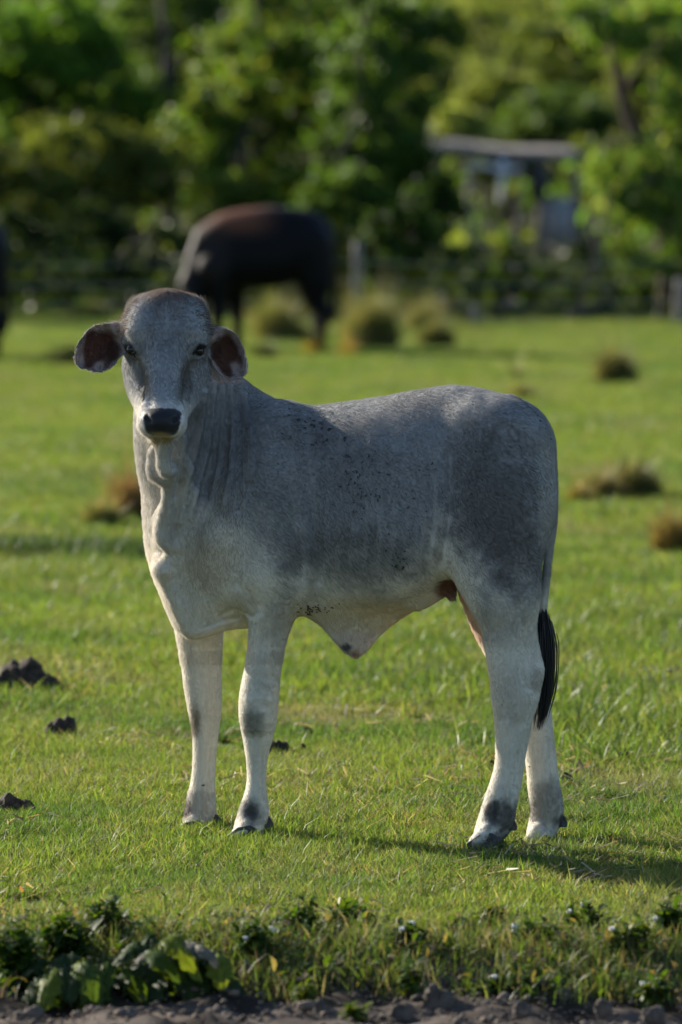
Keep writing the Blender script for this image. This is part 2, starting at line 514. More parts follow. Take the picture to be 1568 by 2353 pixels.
def build_grass():
    rs = np.random.RandomState(1)
    near = [grass_tile("grass_patch", .5, 5200, .014, .044, .0038, (.16, .3, .16, .42, .2, .12)[i], 10 + i) for i in range(6)]
    P = []
    for iy in range(int((18.6 - 12.9) / .25)):
        y = 12.98 + iy * .25
        hw = y * .066 + 1.15
        for x in np.arange(-hw, hw, .25): P.append((x + rs.uniform(-.08, .08), y + rs.uniform(-.08, .08)))
    P = np.array(P)
    P = P[rs.rand(len(P)) < .62]
    z = ground_z(P[:, 0], P[:, 1])
    scatter("grass", "short green pasture grass around the calf", np.column_stack([P, z]), near, rs.rand(len(P)) * 6.28, rs.uniform(.85, 1.2, len(P)))
    mid = [grass_tile("far_grass_patch", 1.2, 13000, .020, .060, .0060, (.08, .16, .1, .26)[i], 30 + i) for i in range(4)]
    P = []
    y = 18.8
    while y < 64:
        hw = y * .066 + 2.6 + (y - 18) * .06
        for x in np.arange(-hw, hw, .75): P.append((x + rs.uniform(-.2, .2), y + rs.uniform(-.2, .2)))
        y += .75
    P = np.array(P); z = ground_z(P[:, 0], P[:, 1])
    scatter("distant_grass", "green pasture running back to the fence", np.column_stack([P, z]), mid, rs.rand(len(P)) * 6.28, rs.uniform(.9, 1.3, len(P)))
build_grass()

# ------------------------------------------------------------------ leaves and trees
def leaf_cloud(rs, clumps, n, size, cols, mtl, name, droop=0.0, squash=1.0):
    """clumps: rows (x, y, z, rx, ry, rz); leaves are small folded blades spread through each clump, denser at its rind"""
    cl = np.array(clumps, float)
    vol = cl[:, 3] * cl[:, 5]
    k = rs.choice(len(cl), n, p=vol / vol.sum())
    d = rs.randn(n, 3); d /= np.linalg.norm(d, axis=1)[:, None]
    r = np.abs(rs.randn(n)) * .55 + .1
    P = cl[k, :3] + d * cl[k, 3:] * r[:, None] * (1 + .25 * rs.randn(n))[:, None].clip(.5, 1.5)
    s = size * rs.uniform(.6, 1.4, n)
    nrm = d * .5 + rs.randn(n, 3) * .7 + np.array((0, 0, .35)); nrm /= np.linalg.norm(nrm, axis=1)[:, None]
    t = np.cross(nrm, rs.randn(n, 3)); t[:, 2] -= droop; t /= np.linalg.norm(t, axis=1)[:, None]
    b = np.cross(nrm, t)
    q = [P - t * s[:, None], P + b * (s * .42 * squash)[:, None], P + t * s[:, None], P - b * (s * .42 * squash)[:, None]]
    V = np.stack(q, 1).reshape(-1, 3); F = np.arange(4 * n).reshape(-1, 4)
    c = np.array(cols); C = c[rs.randint(0, len(c), n)] * rs.uniform(.75, 1.25, n)[:, None]
    ct = rs.uniform(.8, 1.25, len(cl))[k]; C = C * ct[:, None]
    return np_mesh(name, V, F, mtl, smooth=False, attrs={"tint": np.repeat(C, 4, 0)})

def tubes(paths, seg=8):
    """paths: lists of (x, y, z, r)"""
    V = []; F = []
    for p in paths:
        p = np.array(p, float); n = len(p); b0 = len(V)
        for i in range(n):
            t = p[min(i + 1, n - 1), :3] - p[max(i - 1, 0), :3]; t /= np.linalg.norm(t) + 1e-9
            a = np.cross(t, (0.3, 1, .1)); a /= np.linalg.norm(a); b = np.cross(t, a)
            for k in range(seg):
                th = 6.2832 * k / seg
                V.append(p[i, :3] + (a * math.cos(th) + b * math.sin(th)) * p[i, 3])
        for i in range(n - 1):
            for k in range(seg):
                F.append((b0 + i * seg + k, b0 + i * seg + (k + 1) % seg, b0 + (i + 1) * seg + (k + 1) % seg, b0 + (i + 1) * seg + k))
        V.append(p[-1, :3]); V.append(p[0, :3])
        for k in range(seg):
            F.append((b0 + (n - 1) * seg + k, b0 + (n - 1) * seg + (k + 1) % seg, len(V) - 2, len(V) - 2))
            F.append((b0 + (k + 1) % seg, b0 + k, len(V) - 1, len(V) - 1))
    return np.array(V), np.array(F)
def fix_tri(F):
    q = [f for f in F if f[2] != f[3]]; t = [f[:3] for f in F if f[2] == f[3]]
    return [np.array(q, int).reshape(-1, 4), np.array(t, int).reshape(-1, 3)]
bark = simple_mat("bark", (.030, .024, .018), (.085, .068, .052), 14, .9, .8, .03)
dry_wood = simple_mat("dry_wood", (.13, .115, .10), (.27, .245, .22), 12, .9, .5, .01)
leaf_m = leaf_mat("tree_leaf", rough=.5, trans=.5, spec=.25, tcol=(1.7, 1.5, .45))
G_BRIGHT = [(.085, .190, .024), (.110, .215, .030), (.070, .155, .022)]
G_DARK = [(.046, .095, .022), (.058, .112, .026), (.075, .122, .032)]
G_SHADE = [(.026, .052, .014), (.036, .066, .018), (.050, .075, .022)]  # darkened greens: understory shade put into the leaf colour
G_OLIVE = [(.120, .165, .038), (.105, .148, .036), (.150, .182, .052)]
G_YELLOW = [(.210, .275, .075), (.180, .250, .070), (.240, .285, .095)]

def tree(name, label, cat, group, base, crown, n, size, cols, trunk=True, seed=0, lean=(0, 0), droop=0.0, nclump=60, twigs=6):
    """base (x, y); crown rows (cx, cy, cz, rx, ry, rz) in metres"""
    rs = np.random.RandomState(seed)
    bz = float(ground_z(base[0], base[1])) if base[1] < 80 else 0
    o0 = np.array((base[0], base[1], bz))
    root = link(name, None, loc=tuple(o0)); tag(root, label, cat, group)
    cl = []
    for (cx, cy, cz, rx, ry, rz) in crown:
        for i in range(nclump):
            d = rs.randn(3); d /= np.linalg.norm(d); r = rs.uniform(.35, .95)
            s_ = rs.uniform(.13, .28)
            cl.append((cx + d[0] * rx * r, cy + d[1] * ry * r, max(cz + d[2] * rz * r, bz + .15), rx * s_ * 1.1, ry * s_ * 1.1, rz * s_ * .8))
    cl = np.array(cl); cl[:, :3] -= o0
    link("crown", leaf_cloud(rs, cl, n, size, cols, leaf_m, "crown", droop), root)
    if trunk:
        cx, cy, cz = [np.mean([c[i] for c in crown]) for i in range(3)]
        top = np.array((cx - o0[0], cy - o0[1], max(c[2] + c[5] * .5 for c in crown) - bz))
        r0 = .03 * top[2] + .05
        path = []
        for i in range(7):
            t = i / 6
            path.append((*(top * t * np.array((t, t, 1)) + np.array((lean[0], lean[1], 0)) * math.sin(t * 3.14) + rs.randn(3) * .04 * t), r0 * (1.15 - .95 * t)))
        paths = [path]
        for c in cl[rs.choice(len(cl), min(14, len(cl)), replace=False)]:
            j = rs.randint(1, 5); a = np.array(path[j]); e = c[:3]
            paths.append([(*(a[:3] * (1 - t) + e * t + np.array((0, 0, .15)) * math.sin(t * 3.14)), a[3] * .5 * (1 - .8 * t)) for t in (0, .3, .6, 1)])
        V, F = tubes(paths)
        link("trunk", np_mesh("trunk", V, fix_tri(F), bark), root)
    return root

def C_(u, v, Y, ru, rv, ry=None):
    p = W(u, v, Y); return (p[0], p[1], p[2], RU(ru, Y), RU(ry or ru, Y), RU(rv, Y))
def bx(u, Y): return (float(W(u, 700, Y)[0]), Y)

TB = "trees behind the fence"
tree("leafy_tree", "bright green broad tree at the upper left, behind the lower olive thicket", "tree", TB, bx(60, 76), [C_(80, 150, 76, 190, 190), C_(190, 120, 76, 120, 110), C_(300, 250, 76, 90, 80)], 30000, .055, G_BRIGHT, seed=1)
tree("leafy_tree", "dark shaded tree seen in the gap between the two left trees", "tree", TB, bx(390, 86), [C_(420, 60, 88, 190, 170), C_(330, 260, 86, 150, 120)], 24000, .06, G_DARK, seed=2)
tree("olive_thicket", "low olive-brown thicket behind the fence on the far left", "bush", "bushes behind the fence", bx(120, 70), [C_(130, 400, 70, 210, 150), C_(30, 430, 70, 130, 120), C_(330, 390, 70, 100, 110)], 30000, .050, G_OLIVE, seed=3)
tree("leafy_tree", "large sunlit tree with pale branches right behind the black cow", "tree", TB, bx(600, 72), [C_(620, 170, 72, 230, 190), C_(480, 330, 71, 130, 160), C_(690, 60, 73, 180, 130), C_(540, 450, 70, 150, 80), C_(650, 420, 71, 110, 90)], 48000, .050, G_OLIVE + G_BRIGHT, seed=4)
tree("leafy_tree", "dark dense tree standing just right of the black cow, by the fence post", "tree", TB, bx(812, 69), [C_(860, 300, 69, 140, 220), C_(900, 90, 70, 170, 150), C_(800, 470, 68, 120, 110)], 40000, .050, G_DARK + G_BRIGHT[:1], seed=5)
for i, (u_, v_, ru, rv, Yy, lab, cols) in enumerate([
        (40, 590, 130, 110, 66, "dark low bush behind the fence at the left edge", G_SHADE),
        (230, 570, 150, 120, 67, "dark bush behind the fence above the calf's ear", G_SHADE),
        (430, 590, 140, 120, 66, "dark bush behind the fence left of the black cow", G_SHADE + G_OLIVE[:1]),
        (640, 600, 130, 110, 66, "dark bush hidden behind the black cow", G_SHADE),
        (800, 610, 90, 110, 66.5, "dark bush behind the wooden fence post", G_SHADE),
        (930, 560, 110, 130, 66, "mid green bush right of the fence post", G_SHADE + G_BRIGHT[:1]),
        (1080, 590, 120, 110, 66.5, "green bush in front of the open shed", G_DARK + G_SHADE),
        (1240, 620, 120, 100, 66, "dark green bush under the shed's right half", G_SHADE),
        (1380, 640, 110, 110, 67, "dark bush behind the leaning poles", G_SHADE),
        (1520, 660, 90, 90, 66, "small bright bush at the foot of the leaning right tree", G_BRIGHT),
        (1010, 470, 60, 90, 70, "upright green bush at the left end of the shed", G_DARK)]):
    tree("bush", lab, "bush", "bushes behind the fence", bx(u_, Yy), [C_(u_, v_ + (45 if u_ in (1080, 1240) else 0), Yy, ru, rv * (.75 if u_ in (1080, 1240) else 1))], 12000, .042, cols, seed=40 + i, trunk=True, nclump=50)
# the far slope of sunlit crowns seen through the gap
FT = "far trees on the slope"
for i, (u_, v_, ru, rv, Yy, lab, cols) in enumerate([
        (1180, 40, 190, 110, 190, "far yellow-green crown at the top of the gap", G_YELLOW),
        (1010, 190, 120, 110, 165, "far olive crown beside the dark central tree", G_OLIVE),
        (1330, 120, 170, 130, 170, "far dark crown behind the right tree", G_DARK + G_OLIVE),
        (1150, 230, 120, 90, 150, "far sunlit crown in the middle of the gap", G_YELLOW),
        (1290, 270, 150, 100, 145, "far blue-green crown above the shed roof", G_DARK),
        (1060, 300, 90, 60, 135, "far small yellow crown over the left end of the shed roof", G_YELLOW),
        (1480, 230, 140, 160, 150, "far crown behind the hanging leaves at the right", G_OLIVE),
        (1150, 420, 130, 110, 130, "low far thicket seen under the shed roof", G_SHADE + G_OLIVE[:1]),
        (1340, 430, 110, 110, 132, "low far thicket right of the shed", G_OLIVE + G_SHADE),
        (1500, 450, 150, 150, 136, "low far thicket behind the right tree trunk", G_DARK)]):
    tree("slope_tree", lab, "tree", FT, bx(u_, Yy), [C_(u_, v_, Yy, ru, rv)], 16000, .085, cols, seed=60 + i, nclump=50)
# the right-hand tree: leaning trunks and hanging leafy branches
def right_tree():
    rs = np.random.RandomState(77)
    bxy = bx(1545, 63.5); o0 = np.array((bxy[0], bxy[1], 0.))
    root = link("leaning_tree", None, loc=tuple(o0))
    tag(root, "tree with forked reddish-brown trunks and hanging leafy branches at the right edge", "tree", TB)
    def pth(pts, Y): return [(*(W(u_, v_, Y) - o0), RU(r_, Y)) for u_, v_, r_ in pts]
    paths = [pth([(1550, 735, 42), (1545, 620, 34), (1530, 500, 30), (1500, 400, 27), (1460, 310, 19), (1430, 220, 14), (1410, 120, 11), (1400, 0, 8)], 63.5),
             pth([(1548, 640, 26), (1565, 500, 24), (1560, 380, 20), (1520, 280, 16), (1510, 160, 12), (1530, 20, 9)], 63.8),
             pth([(1500, 400, 14), (1460, 440, 12), (1420, 520, 9), (1400, 600, 6)], 63.2),
             pth([(1470, 330, 12), (1400, 330, 9), (1370, 380, 6)], 63.3),
             pth([(1430, 220, 12), (1480, 140, 9), (1560, 90, 7)], 63.6),
             pth([(1400, 60, 8), (1450, 30, 6), (1560, 40, 5)], 63.4)]
    V, F = tubes(paths, 10)
    rb = simple_mat("reddish_bark", (.06, .038, .028), (.15, .10, .075), 10, .9, .7, .03)
    link("trunk", np_mesh("trunk", V, fix_tri(F), rb), root)
    cl = []
    for (u_, v_, ru, rv) in [(1400, 380, 45, 50), (1440, 470, 40, 70), (1430, 560, 35, 50), (1480, 380, 35, 60), (1500, 480, 40, 60), (1560, 560, 40, 60), (1550, 440, 40, 70),
                             (1380, 60, 70, 45), (1460, 90, 60, 50), (1550, 120, 50, 70), (1540, 230, 45, 60), (1500, 30, 70, 40), (1330, 20, 60, 30), (1560, 330, 30, 60),
                             (1460, 600, 40, 35), (1520, 610, 40, 30), (1620, 300, 60, 200), (1640, 520, 60, 120), (1390, 440, 25, 30), (1360, 400, 25, 30)]:
        p = W(u_, v_, 63.3) - o0; cl.append((*p, RU(ru, 63), RU(70, 63), RU(rv, 63)))
    link("crown", leaf_cloud(rs, cl, 24000, .046, G_YELLOW + G_BRIGHT + G_BRIGHT, leaf_m, "crown", droop=1.2), root)
right_tree()
# trees and scrub beyond the frame, so that the wood goes on
def side_wood():
    rs = np.random.RandomState(18); cl = []
    for i in range(150):
        x = rs.uniform(5.8, 24) * (1 if i % 2 else -1); Yy = rs.uniform(66, 80); h = rs.uniform(2.5, 7.0)
        for k in range(8): cl.append((x + rs.randn() * .6, Yy, rs.uniform(.1, 1) * h, .75, .7, .6))
    o = link("side_wood", leaf_cloud(rs, cl, 110000, .10, G_DARK + G_BRIGHT, leaf_m, "side_wood"))
    tag(o, "leafy wood going on past the picture's edges", kind="stuff")
side_wood()
def undergrowth():
    rs = np.random.RandomState(28); cl = []
    for i in range(520):
        x = rs.uniform(-13, 13); Yy = rs.uniform(62.3, 69); cl.append((x, Yy, rs.uniform(.0, .7) * min(1, (Yy - 61.6) / 3), .36, .35, .22))
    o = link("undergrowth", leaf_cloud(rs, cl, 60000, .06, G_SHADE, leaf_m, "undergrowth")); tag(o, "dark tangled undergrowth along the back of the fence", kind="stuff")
undergrowth()
# a far-off wood that closes the view
def far_wood():
    rs = np.random.RandomState(8); cl = []
    for i in range(520):
        x = rs.uniform(-36, 36); Yy = rs.uniform(205, 245); top = 8.5 + .05 * (Yy - 205) + rs.uniform(0, 5)
        for k in range(4):
            cl.append((x + rs.randn() * 1.5, Yy, (k + rs.rand()) / 4 * top, 2.4, 2, 2.1))
    for i in range(110):
        x = rs.uniform(-16, 16); Yy = rs.uniform(104, 112)
        cl.append((x, Yy, rs.uniform(.2, 5.2) if x < 1 else rs.uniform(.1, 1.0), 1.1, 1, .9))
    o = link("far_wood", leaf_cloud(rs, cl, 150000, .26, G_DARK + G_BRIGHT + G_OLIVE, leaf_m, "far_wood"))
    tag(o, "dense far-off green wood closing the view", kind="stuff")
far_wood()

# ------------------------------------------------------------------ fence
def box_vf(cx, cy, cz, sx, sy, sz):
    V = np.array([(cx + a * sx / 2, cy + b * sy / 2, cz + c * sz / 2) for a in (-1, 1) for b in (-1, 1) for c in (-1, 1)])
    F = np.array([(0, 1, 3, 2), (4, 6, 7, 5), (0, 4, 5, 1), (2, 3, 7, 6), (0, 2, 6, 4), (1, 5, 7, 3)])
    return V, F
wire_m, nt, b_ = mat("galvanised_wire"); b_.inputs["Base Color"].default_value = (.55, .56, .56, 1); b_.inputs["Metallic"].default_value = .2; b_.inputs["Roughness"].default_value = .5
def fence():
    Y0 = 61.5
    root = link("wire_fence", None, loc=(0, Y0, 0)); tag(root, "wire fence on wooden posts crossing the pasture behind the cows", "fence")
    rs = np.random.RandomState(2)
    posts = [(820, 553, 12), (1561, 640, 13), (80 - 740, 600, 11), (2300, 600, 11), (-1400, 600, 12), (3040, 600, 12)]
    for u_, vt, r_ in posts:
        a = W(u_, 752, Y0); t = W(u_, vt, Y0); r = RU(r_, Y0)
        p = [(a[0] + rs.randn() * .01, 0, -.3, r * 1.05), (a[0], 0, t[2] * .4, r), (a[0] + .01, 0, t[2] * .8, r * .93), (a[0] + .01, 0, t[2], r * .86)]
        V, F = tubes([p], 10); link("post", np_mesh("post", V, fix_tri(F), dry_wood), root)
    for u_, vt in ((1095, 698),):
        a = W(u_, 752, Y0); t = W(u_, vt, Y0)
        V, F = tubes([[(a[0], 0, -.2, .05), (a[0] - .02, 0, t[2], .04)]], 8); link("stub_post", np_mesh("stub_post", V, fix_tri(F), dry_wood), root)
    for vv in (600, 645, 690, 722):
        z = W(784, vv, Y0)[2]; xs = [W(p[0], 700, Y0)[0] for p in sorted(posts)]
        path = []
        for a, b in zip(xs[:-1], xs[1:]):
            for t in np.linspace(0, 1, 6)[:-1]: path.append((a + (b - a) * t, -.065, z - .05 * math.sin(t * 3.14), .0024))
        V, F = tubes([path], 5); link("wire", np_mesh("wire", V, fix_tri(F), wire_m), root)
fence()
pole_m = simple_mat("dead_pole_wood", (.06, .05, .042), (.13, .11, .09), 10, .9)
for lab, pts in (("tall thin dead pole leaning left behind the fence below the right tree", [(1325, 745, 7), (1345, 650, 6), (1385, 560, 5), (1400, 430, 4)]),
                 ("thick dead pole leaning right, crossing the other pole behind the fence", [(1440, 740, 7), (1395, 660, 6), (1370, 590, 6), (1350, 470, 4)]),
                 ("pale broken branch lying on the ground behind the fence by the leaning poles", [(1290, 735, 7), (1340, 715, 8), (1380, 700, 6)])):
    Yy = 63.0; o0 = W(pts[0][0], pts[0][1], Yy)
    V, F = tubes([[(*(W(a, b, Yy) - o0), RU(r, Yy)) for a, b, r in pts]], 8)
    tag(link("dead_pole", np_mesh("dead_pole", V, fix_tri(F), pole_m), loc=tuple(o0)), lab, "dead pole", "dead poles by the fence")

# ------------------------------------------------------------------ open shed beyond the bushes
def shed():
    Y0 = 100.; gx = float(W(1150, 700, Y0)[0])
    root = link("open_shed", None, loc=(gx, Y0, 0)); tag(root, "small open-sided shed with a flat grey roof beyond the bushes", "shed")
    roof_m = simple_mat("weathered_roof", (.10, .090, .078), (.21, .185, .165), 3, .8)
    white_m = simple_mat("white_pipe", (.62, .62, .64), (.75, .75, .77), 3, .45)
    pale = simple_mat("pale_panel", (.33, .34, .36), (.45, .46, .47), 3, .8)
    dark = simple_mat("dark_drum", (.012, .012, .014), (.03, .03, .03), 5, .6)
    def P(u_, v_, dy=0): p = W(u_, v_, Y0 + dy); return np.array((p[0] - gx, dy, p[2]))
    # roof: sloping slab, thick fascia with a batten on top
    a, b = P(985, 345), P(1338, 368)
    n = 14; V = []; F = []
    for i in range(n + 1):
        t = i / n; x = a[0] + (b[0] - a[0]) * t; z = a[2] + (b[2] - a[2]) * t + .02 * math.sin(t * 9)
        for dy, dz in ((-.05, -.06), (-.05, .05), (2.2, .20), (2.2, .09)): V.append((x, dy, z + dz))
    for i in range(n):
        for k in range(4): F.append((i * 4 + k, i * 4 + (k + 1) % 4, i * 4 + 4 + (k + 1) % 4, i * 4 + 4 + k))
    F += [(0, 3, 2, 1), (n * 4, n * 4 + 1, n * 4 + 2, n * 4 + 3)]
    link("roof", np_mesh("roof", V, np.array(F), roof_m, smooth=False), root)
    V, F = tubes([[(*P(1072, 384), .035), (*P(1110, 380), .045), (*P(1155, 392), .055), (*P(1200, 386), .04)]], 10)
    link("gutter", np_mesh("gutter", V, fix_tri(F), white_m), root)
    V, F = tubes([[(*P(1157, 362), .075), (*P(1156, 400), .05), (*P(1154, 440), .045), (*P(1154, 452), .075), (*P(1154, 462), .07), (*P(1154, 468), .03)]], 12)
    link("downpipe", np_mesh("downpipe", V, fix_tri(F), white_m), root)
    for u_, r, dy in ((1078, .07, .1), (1245, .11, .15), (1322, .07, .1), (1010, .05, 1.9), (1200, .05, 1.9)):
        t = P(u_, 352, 0); V, F = tubes([[(t[0], dy, -.2, r), (t[0] + .02, dy, 1.85, r * .85)]], 8)
        link("post", np_mesh("post", V, fix_tri(F), dry_wood), root)
    a, b = P(1252, 455), P(1322, 560)
    V, F = box_vf((a[0] + b[0]) / 2, .45, (a[2] + b[2]) / 2, b[0] - a[0], .06, a[2] - b[2])
    link("wall_panel", np_mesh("wall_panel", V, F, pale, smooth=False), root)
    c = P(1236, 420); V, F = tubes([[(c[0], -.1, c[2] + .28, .05), (c[0], -.1, c[2] + .2, .14), (c[0], -.1, c[2] - .15, .15), (c[0], -.1, c[2] - .3, .09)]], 12)
    o = link("dark_bucket", np_mesh("dark_bucket", V, fix_tri(F), dark), loc=(gx, Y0, 0)); tag(o, "black bucket hanging under the shed roof", "bucket")
    for i, (u_, lab) in enumerate(((1105, "rusty bent pipe hoop standing under the shed, left"), (1135, "second rusty bent pipe hoop under the shed, nearer the white pipe"))):
        rusty = simple_mat("rusty_pipe", (.12, .07, .05), (.25, .17, .12), 8, .8)
        pa = [(*P(u_, 420, -.4), .035), (*P(u_ + 4, 480, -.4), .04), (*P(u_ + 25, 515, -.4), .04), (*P(u_ + 52, 480, -.4), .04), (*P(u_ + 58, 425, -.4), .035)]
        V, F = tubes([pa], 8); tag(link("pipe_hoop", np_mesh("pipe_hoop", V, fix_tri(F), rusty), loc=(gx, Y0, 0)), lab, "pipe")
shed()

# ------------------------------------------------------------------ tussocks and weeds in the pasture
def tussock(u_, vb, wu, hu, cols, lab, name="grass_tussock", cat="tussock", group="tussocks in the pasture", n=5000, wisp=.2, seed=0, wid=None):
    Yt = 22875. / (vb - 373); rs = np.random.RandomState(seed + int(u_))
    c = W(u_, vb, Yt); gz = float(ground_z(c[0], Yt)); R = RU(wu / 2, Yt); H = RU(hu, Yt)
    nc = 7; ca = rs.rand(nc) * 6.28; cr = np.sqrt(rs.rand(nc)) * R * .85; ch = rs.uniform(.85, 1.25, nc); ch[0] = 1.45; cr[0] *= .3; k = rs.randint(0, nc, n)
    a = rs.rand(n) * 6.28; r = np.abs(rs.randn(n)) * R * .22
    base = np.stack([np.cos(ca[k]) * cr[k] + np.cos(a) * r, (np.sin(ca[k]) * cr[k] + np.sin(a) * r) * .8, np.full(n, -.02)], 1)
    h = H * ch[k] * rs.uniform(.45, 1.05, n) * np.where(rs.rand(n) < wisp, 1.6, 1) * np.exp(-(np.hypot(base[:, 0], base[:, 1]) / R) ** 2 * .7)
    C = np.array(cols)[rs.randint(0, len(cols), n)] * rs.uniform(.7, 1.3, n)[:, None]
    w = np.full(n, wid or max(.005, R * .030)) * rs.uniform(.6, 1.2, n)
    V, F4, F3, C = blades(rs, base, h, w, a + rs.randn(n) * .5, rs.uniform(.1, .8, n), C, seg=3)
    o = link(name, np_mesh(name, V, [F4, F3], tuft_mat, smooth=False, attrs={"tint": C}), loc=(c[0], Yt, gz))
    tag(o, lab, cat, group)
T_TAN = [(.30, .26, .11), (.22, .22, .08), (.34, .29, .16), (.12, .18, .04), (.09, .15, .03)]
T_DK = [(.06, .10, .03), (.09, .12, .04), (.13, .12, .06)]
T_RED = [(.30, .16, .09), (.24, .17, .09), (.15, .15, .05)]
T_GOLD = [(.36, .26, .09), (.24, .21, .07), (.12, .15, .04)]
for a in ((640, 792, 135, 82, T_TAN, "tan tussock between the black cow's front and hind legs"),
          (850, 810, 130, 108, T_TAN, "largest tan tussock, in front of the wooden fence post"),
          (1003, 803, 76, 66, T_TAN + T_DK, "small tan tussock with a dark shaded side, right of the big one"),
          (975, 760, 80, 60, T_TAN, "faint tan tussock close to the fence"),
          (1408, 893, 100, 72, T_DK + T_TAN[:1], "rounded grey-green tussock on the right side of the pasture"),
          (1458, 1160, 130, 78, T_DK + T_TAN[:1], "spiky dark green tussock right of the calf's rump"),
          (1385, 1165, 80, 60, T_RED + T_TAN, "pinkish dry tussock touching the spiky dark one"),
          (1333, 1172, 66, 42, T_GOLD, "low brown tussock nearest to the calf's tail"),
          (1552, 1268, 110, 84, T_GOLD + T_RED, "golden brown tussock cut by the right edge"),
          (205, 748, 120, 40, T_DK + [(.07, .11, .03)], "flat green tussock above the calf's ear, near the fence"),
          (312, 1215, 95, 105, T_RED, "red-brown tussock behind the calf's throat"),
          (235, 1228, 110, 58, T_TAN, "pale tan tussock left of the red-brown one"),
          (150, 858, 150, 40, T_DK + [(.05, .10, .05)], "low blue-green weed patch left of the calf's ear"),
          (50, 722, 150, 62, T_RED + T_TAN, "dry pinkish weeds along the fence at the left edge"),
          (610, 838, 70, 34, T_DK, "small dark green tussock right of the calf's right ear"),
          (1200, 930, 90, 30, T_DK + T_GOLD, "low dark tussock just above the calf's rump")):
    tussock(*a)
tussock(1185, 882, 14, 74, T_TAN + T_DK, "thin upright dry weed standing above the calf's rump", n=90)
tussock(722, 822, 44, 60, [(.55, .36, .04), (.60, .42, .06), (.14, .15, .03)], "orange-yellow flowering weed beside the black cow's hind leg", "flowering_weed", "weed", None, 500)
tussock(800, 830, 60, 40, [(.40, .24, .05), (.20, .17, .05)], "faint orange weed left of the largest tan tussock", "flowering_weed", "weed", None, 500)
# ------------------------------------------------------------------ the calf
def body_Y(u):
    return 14.80 - (u - 600) * 0.00045

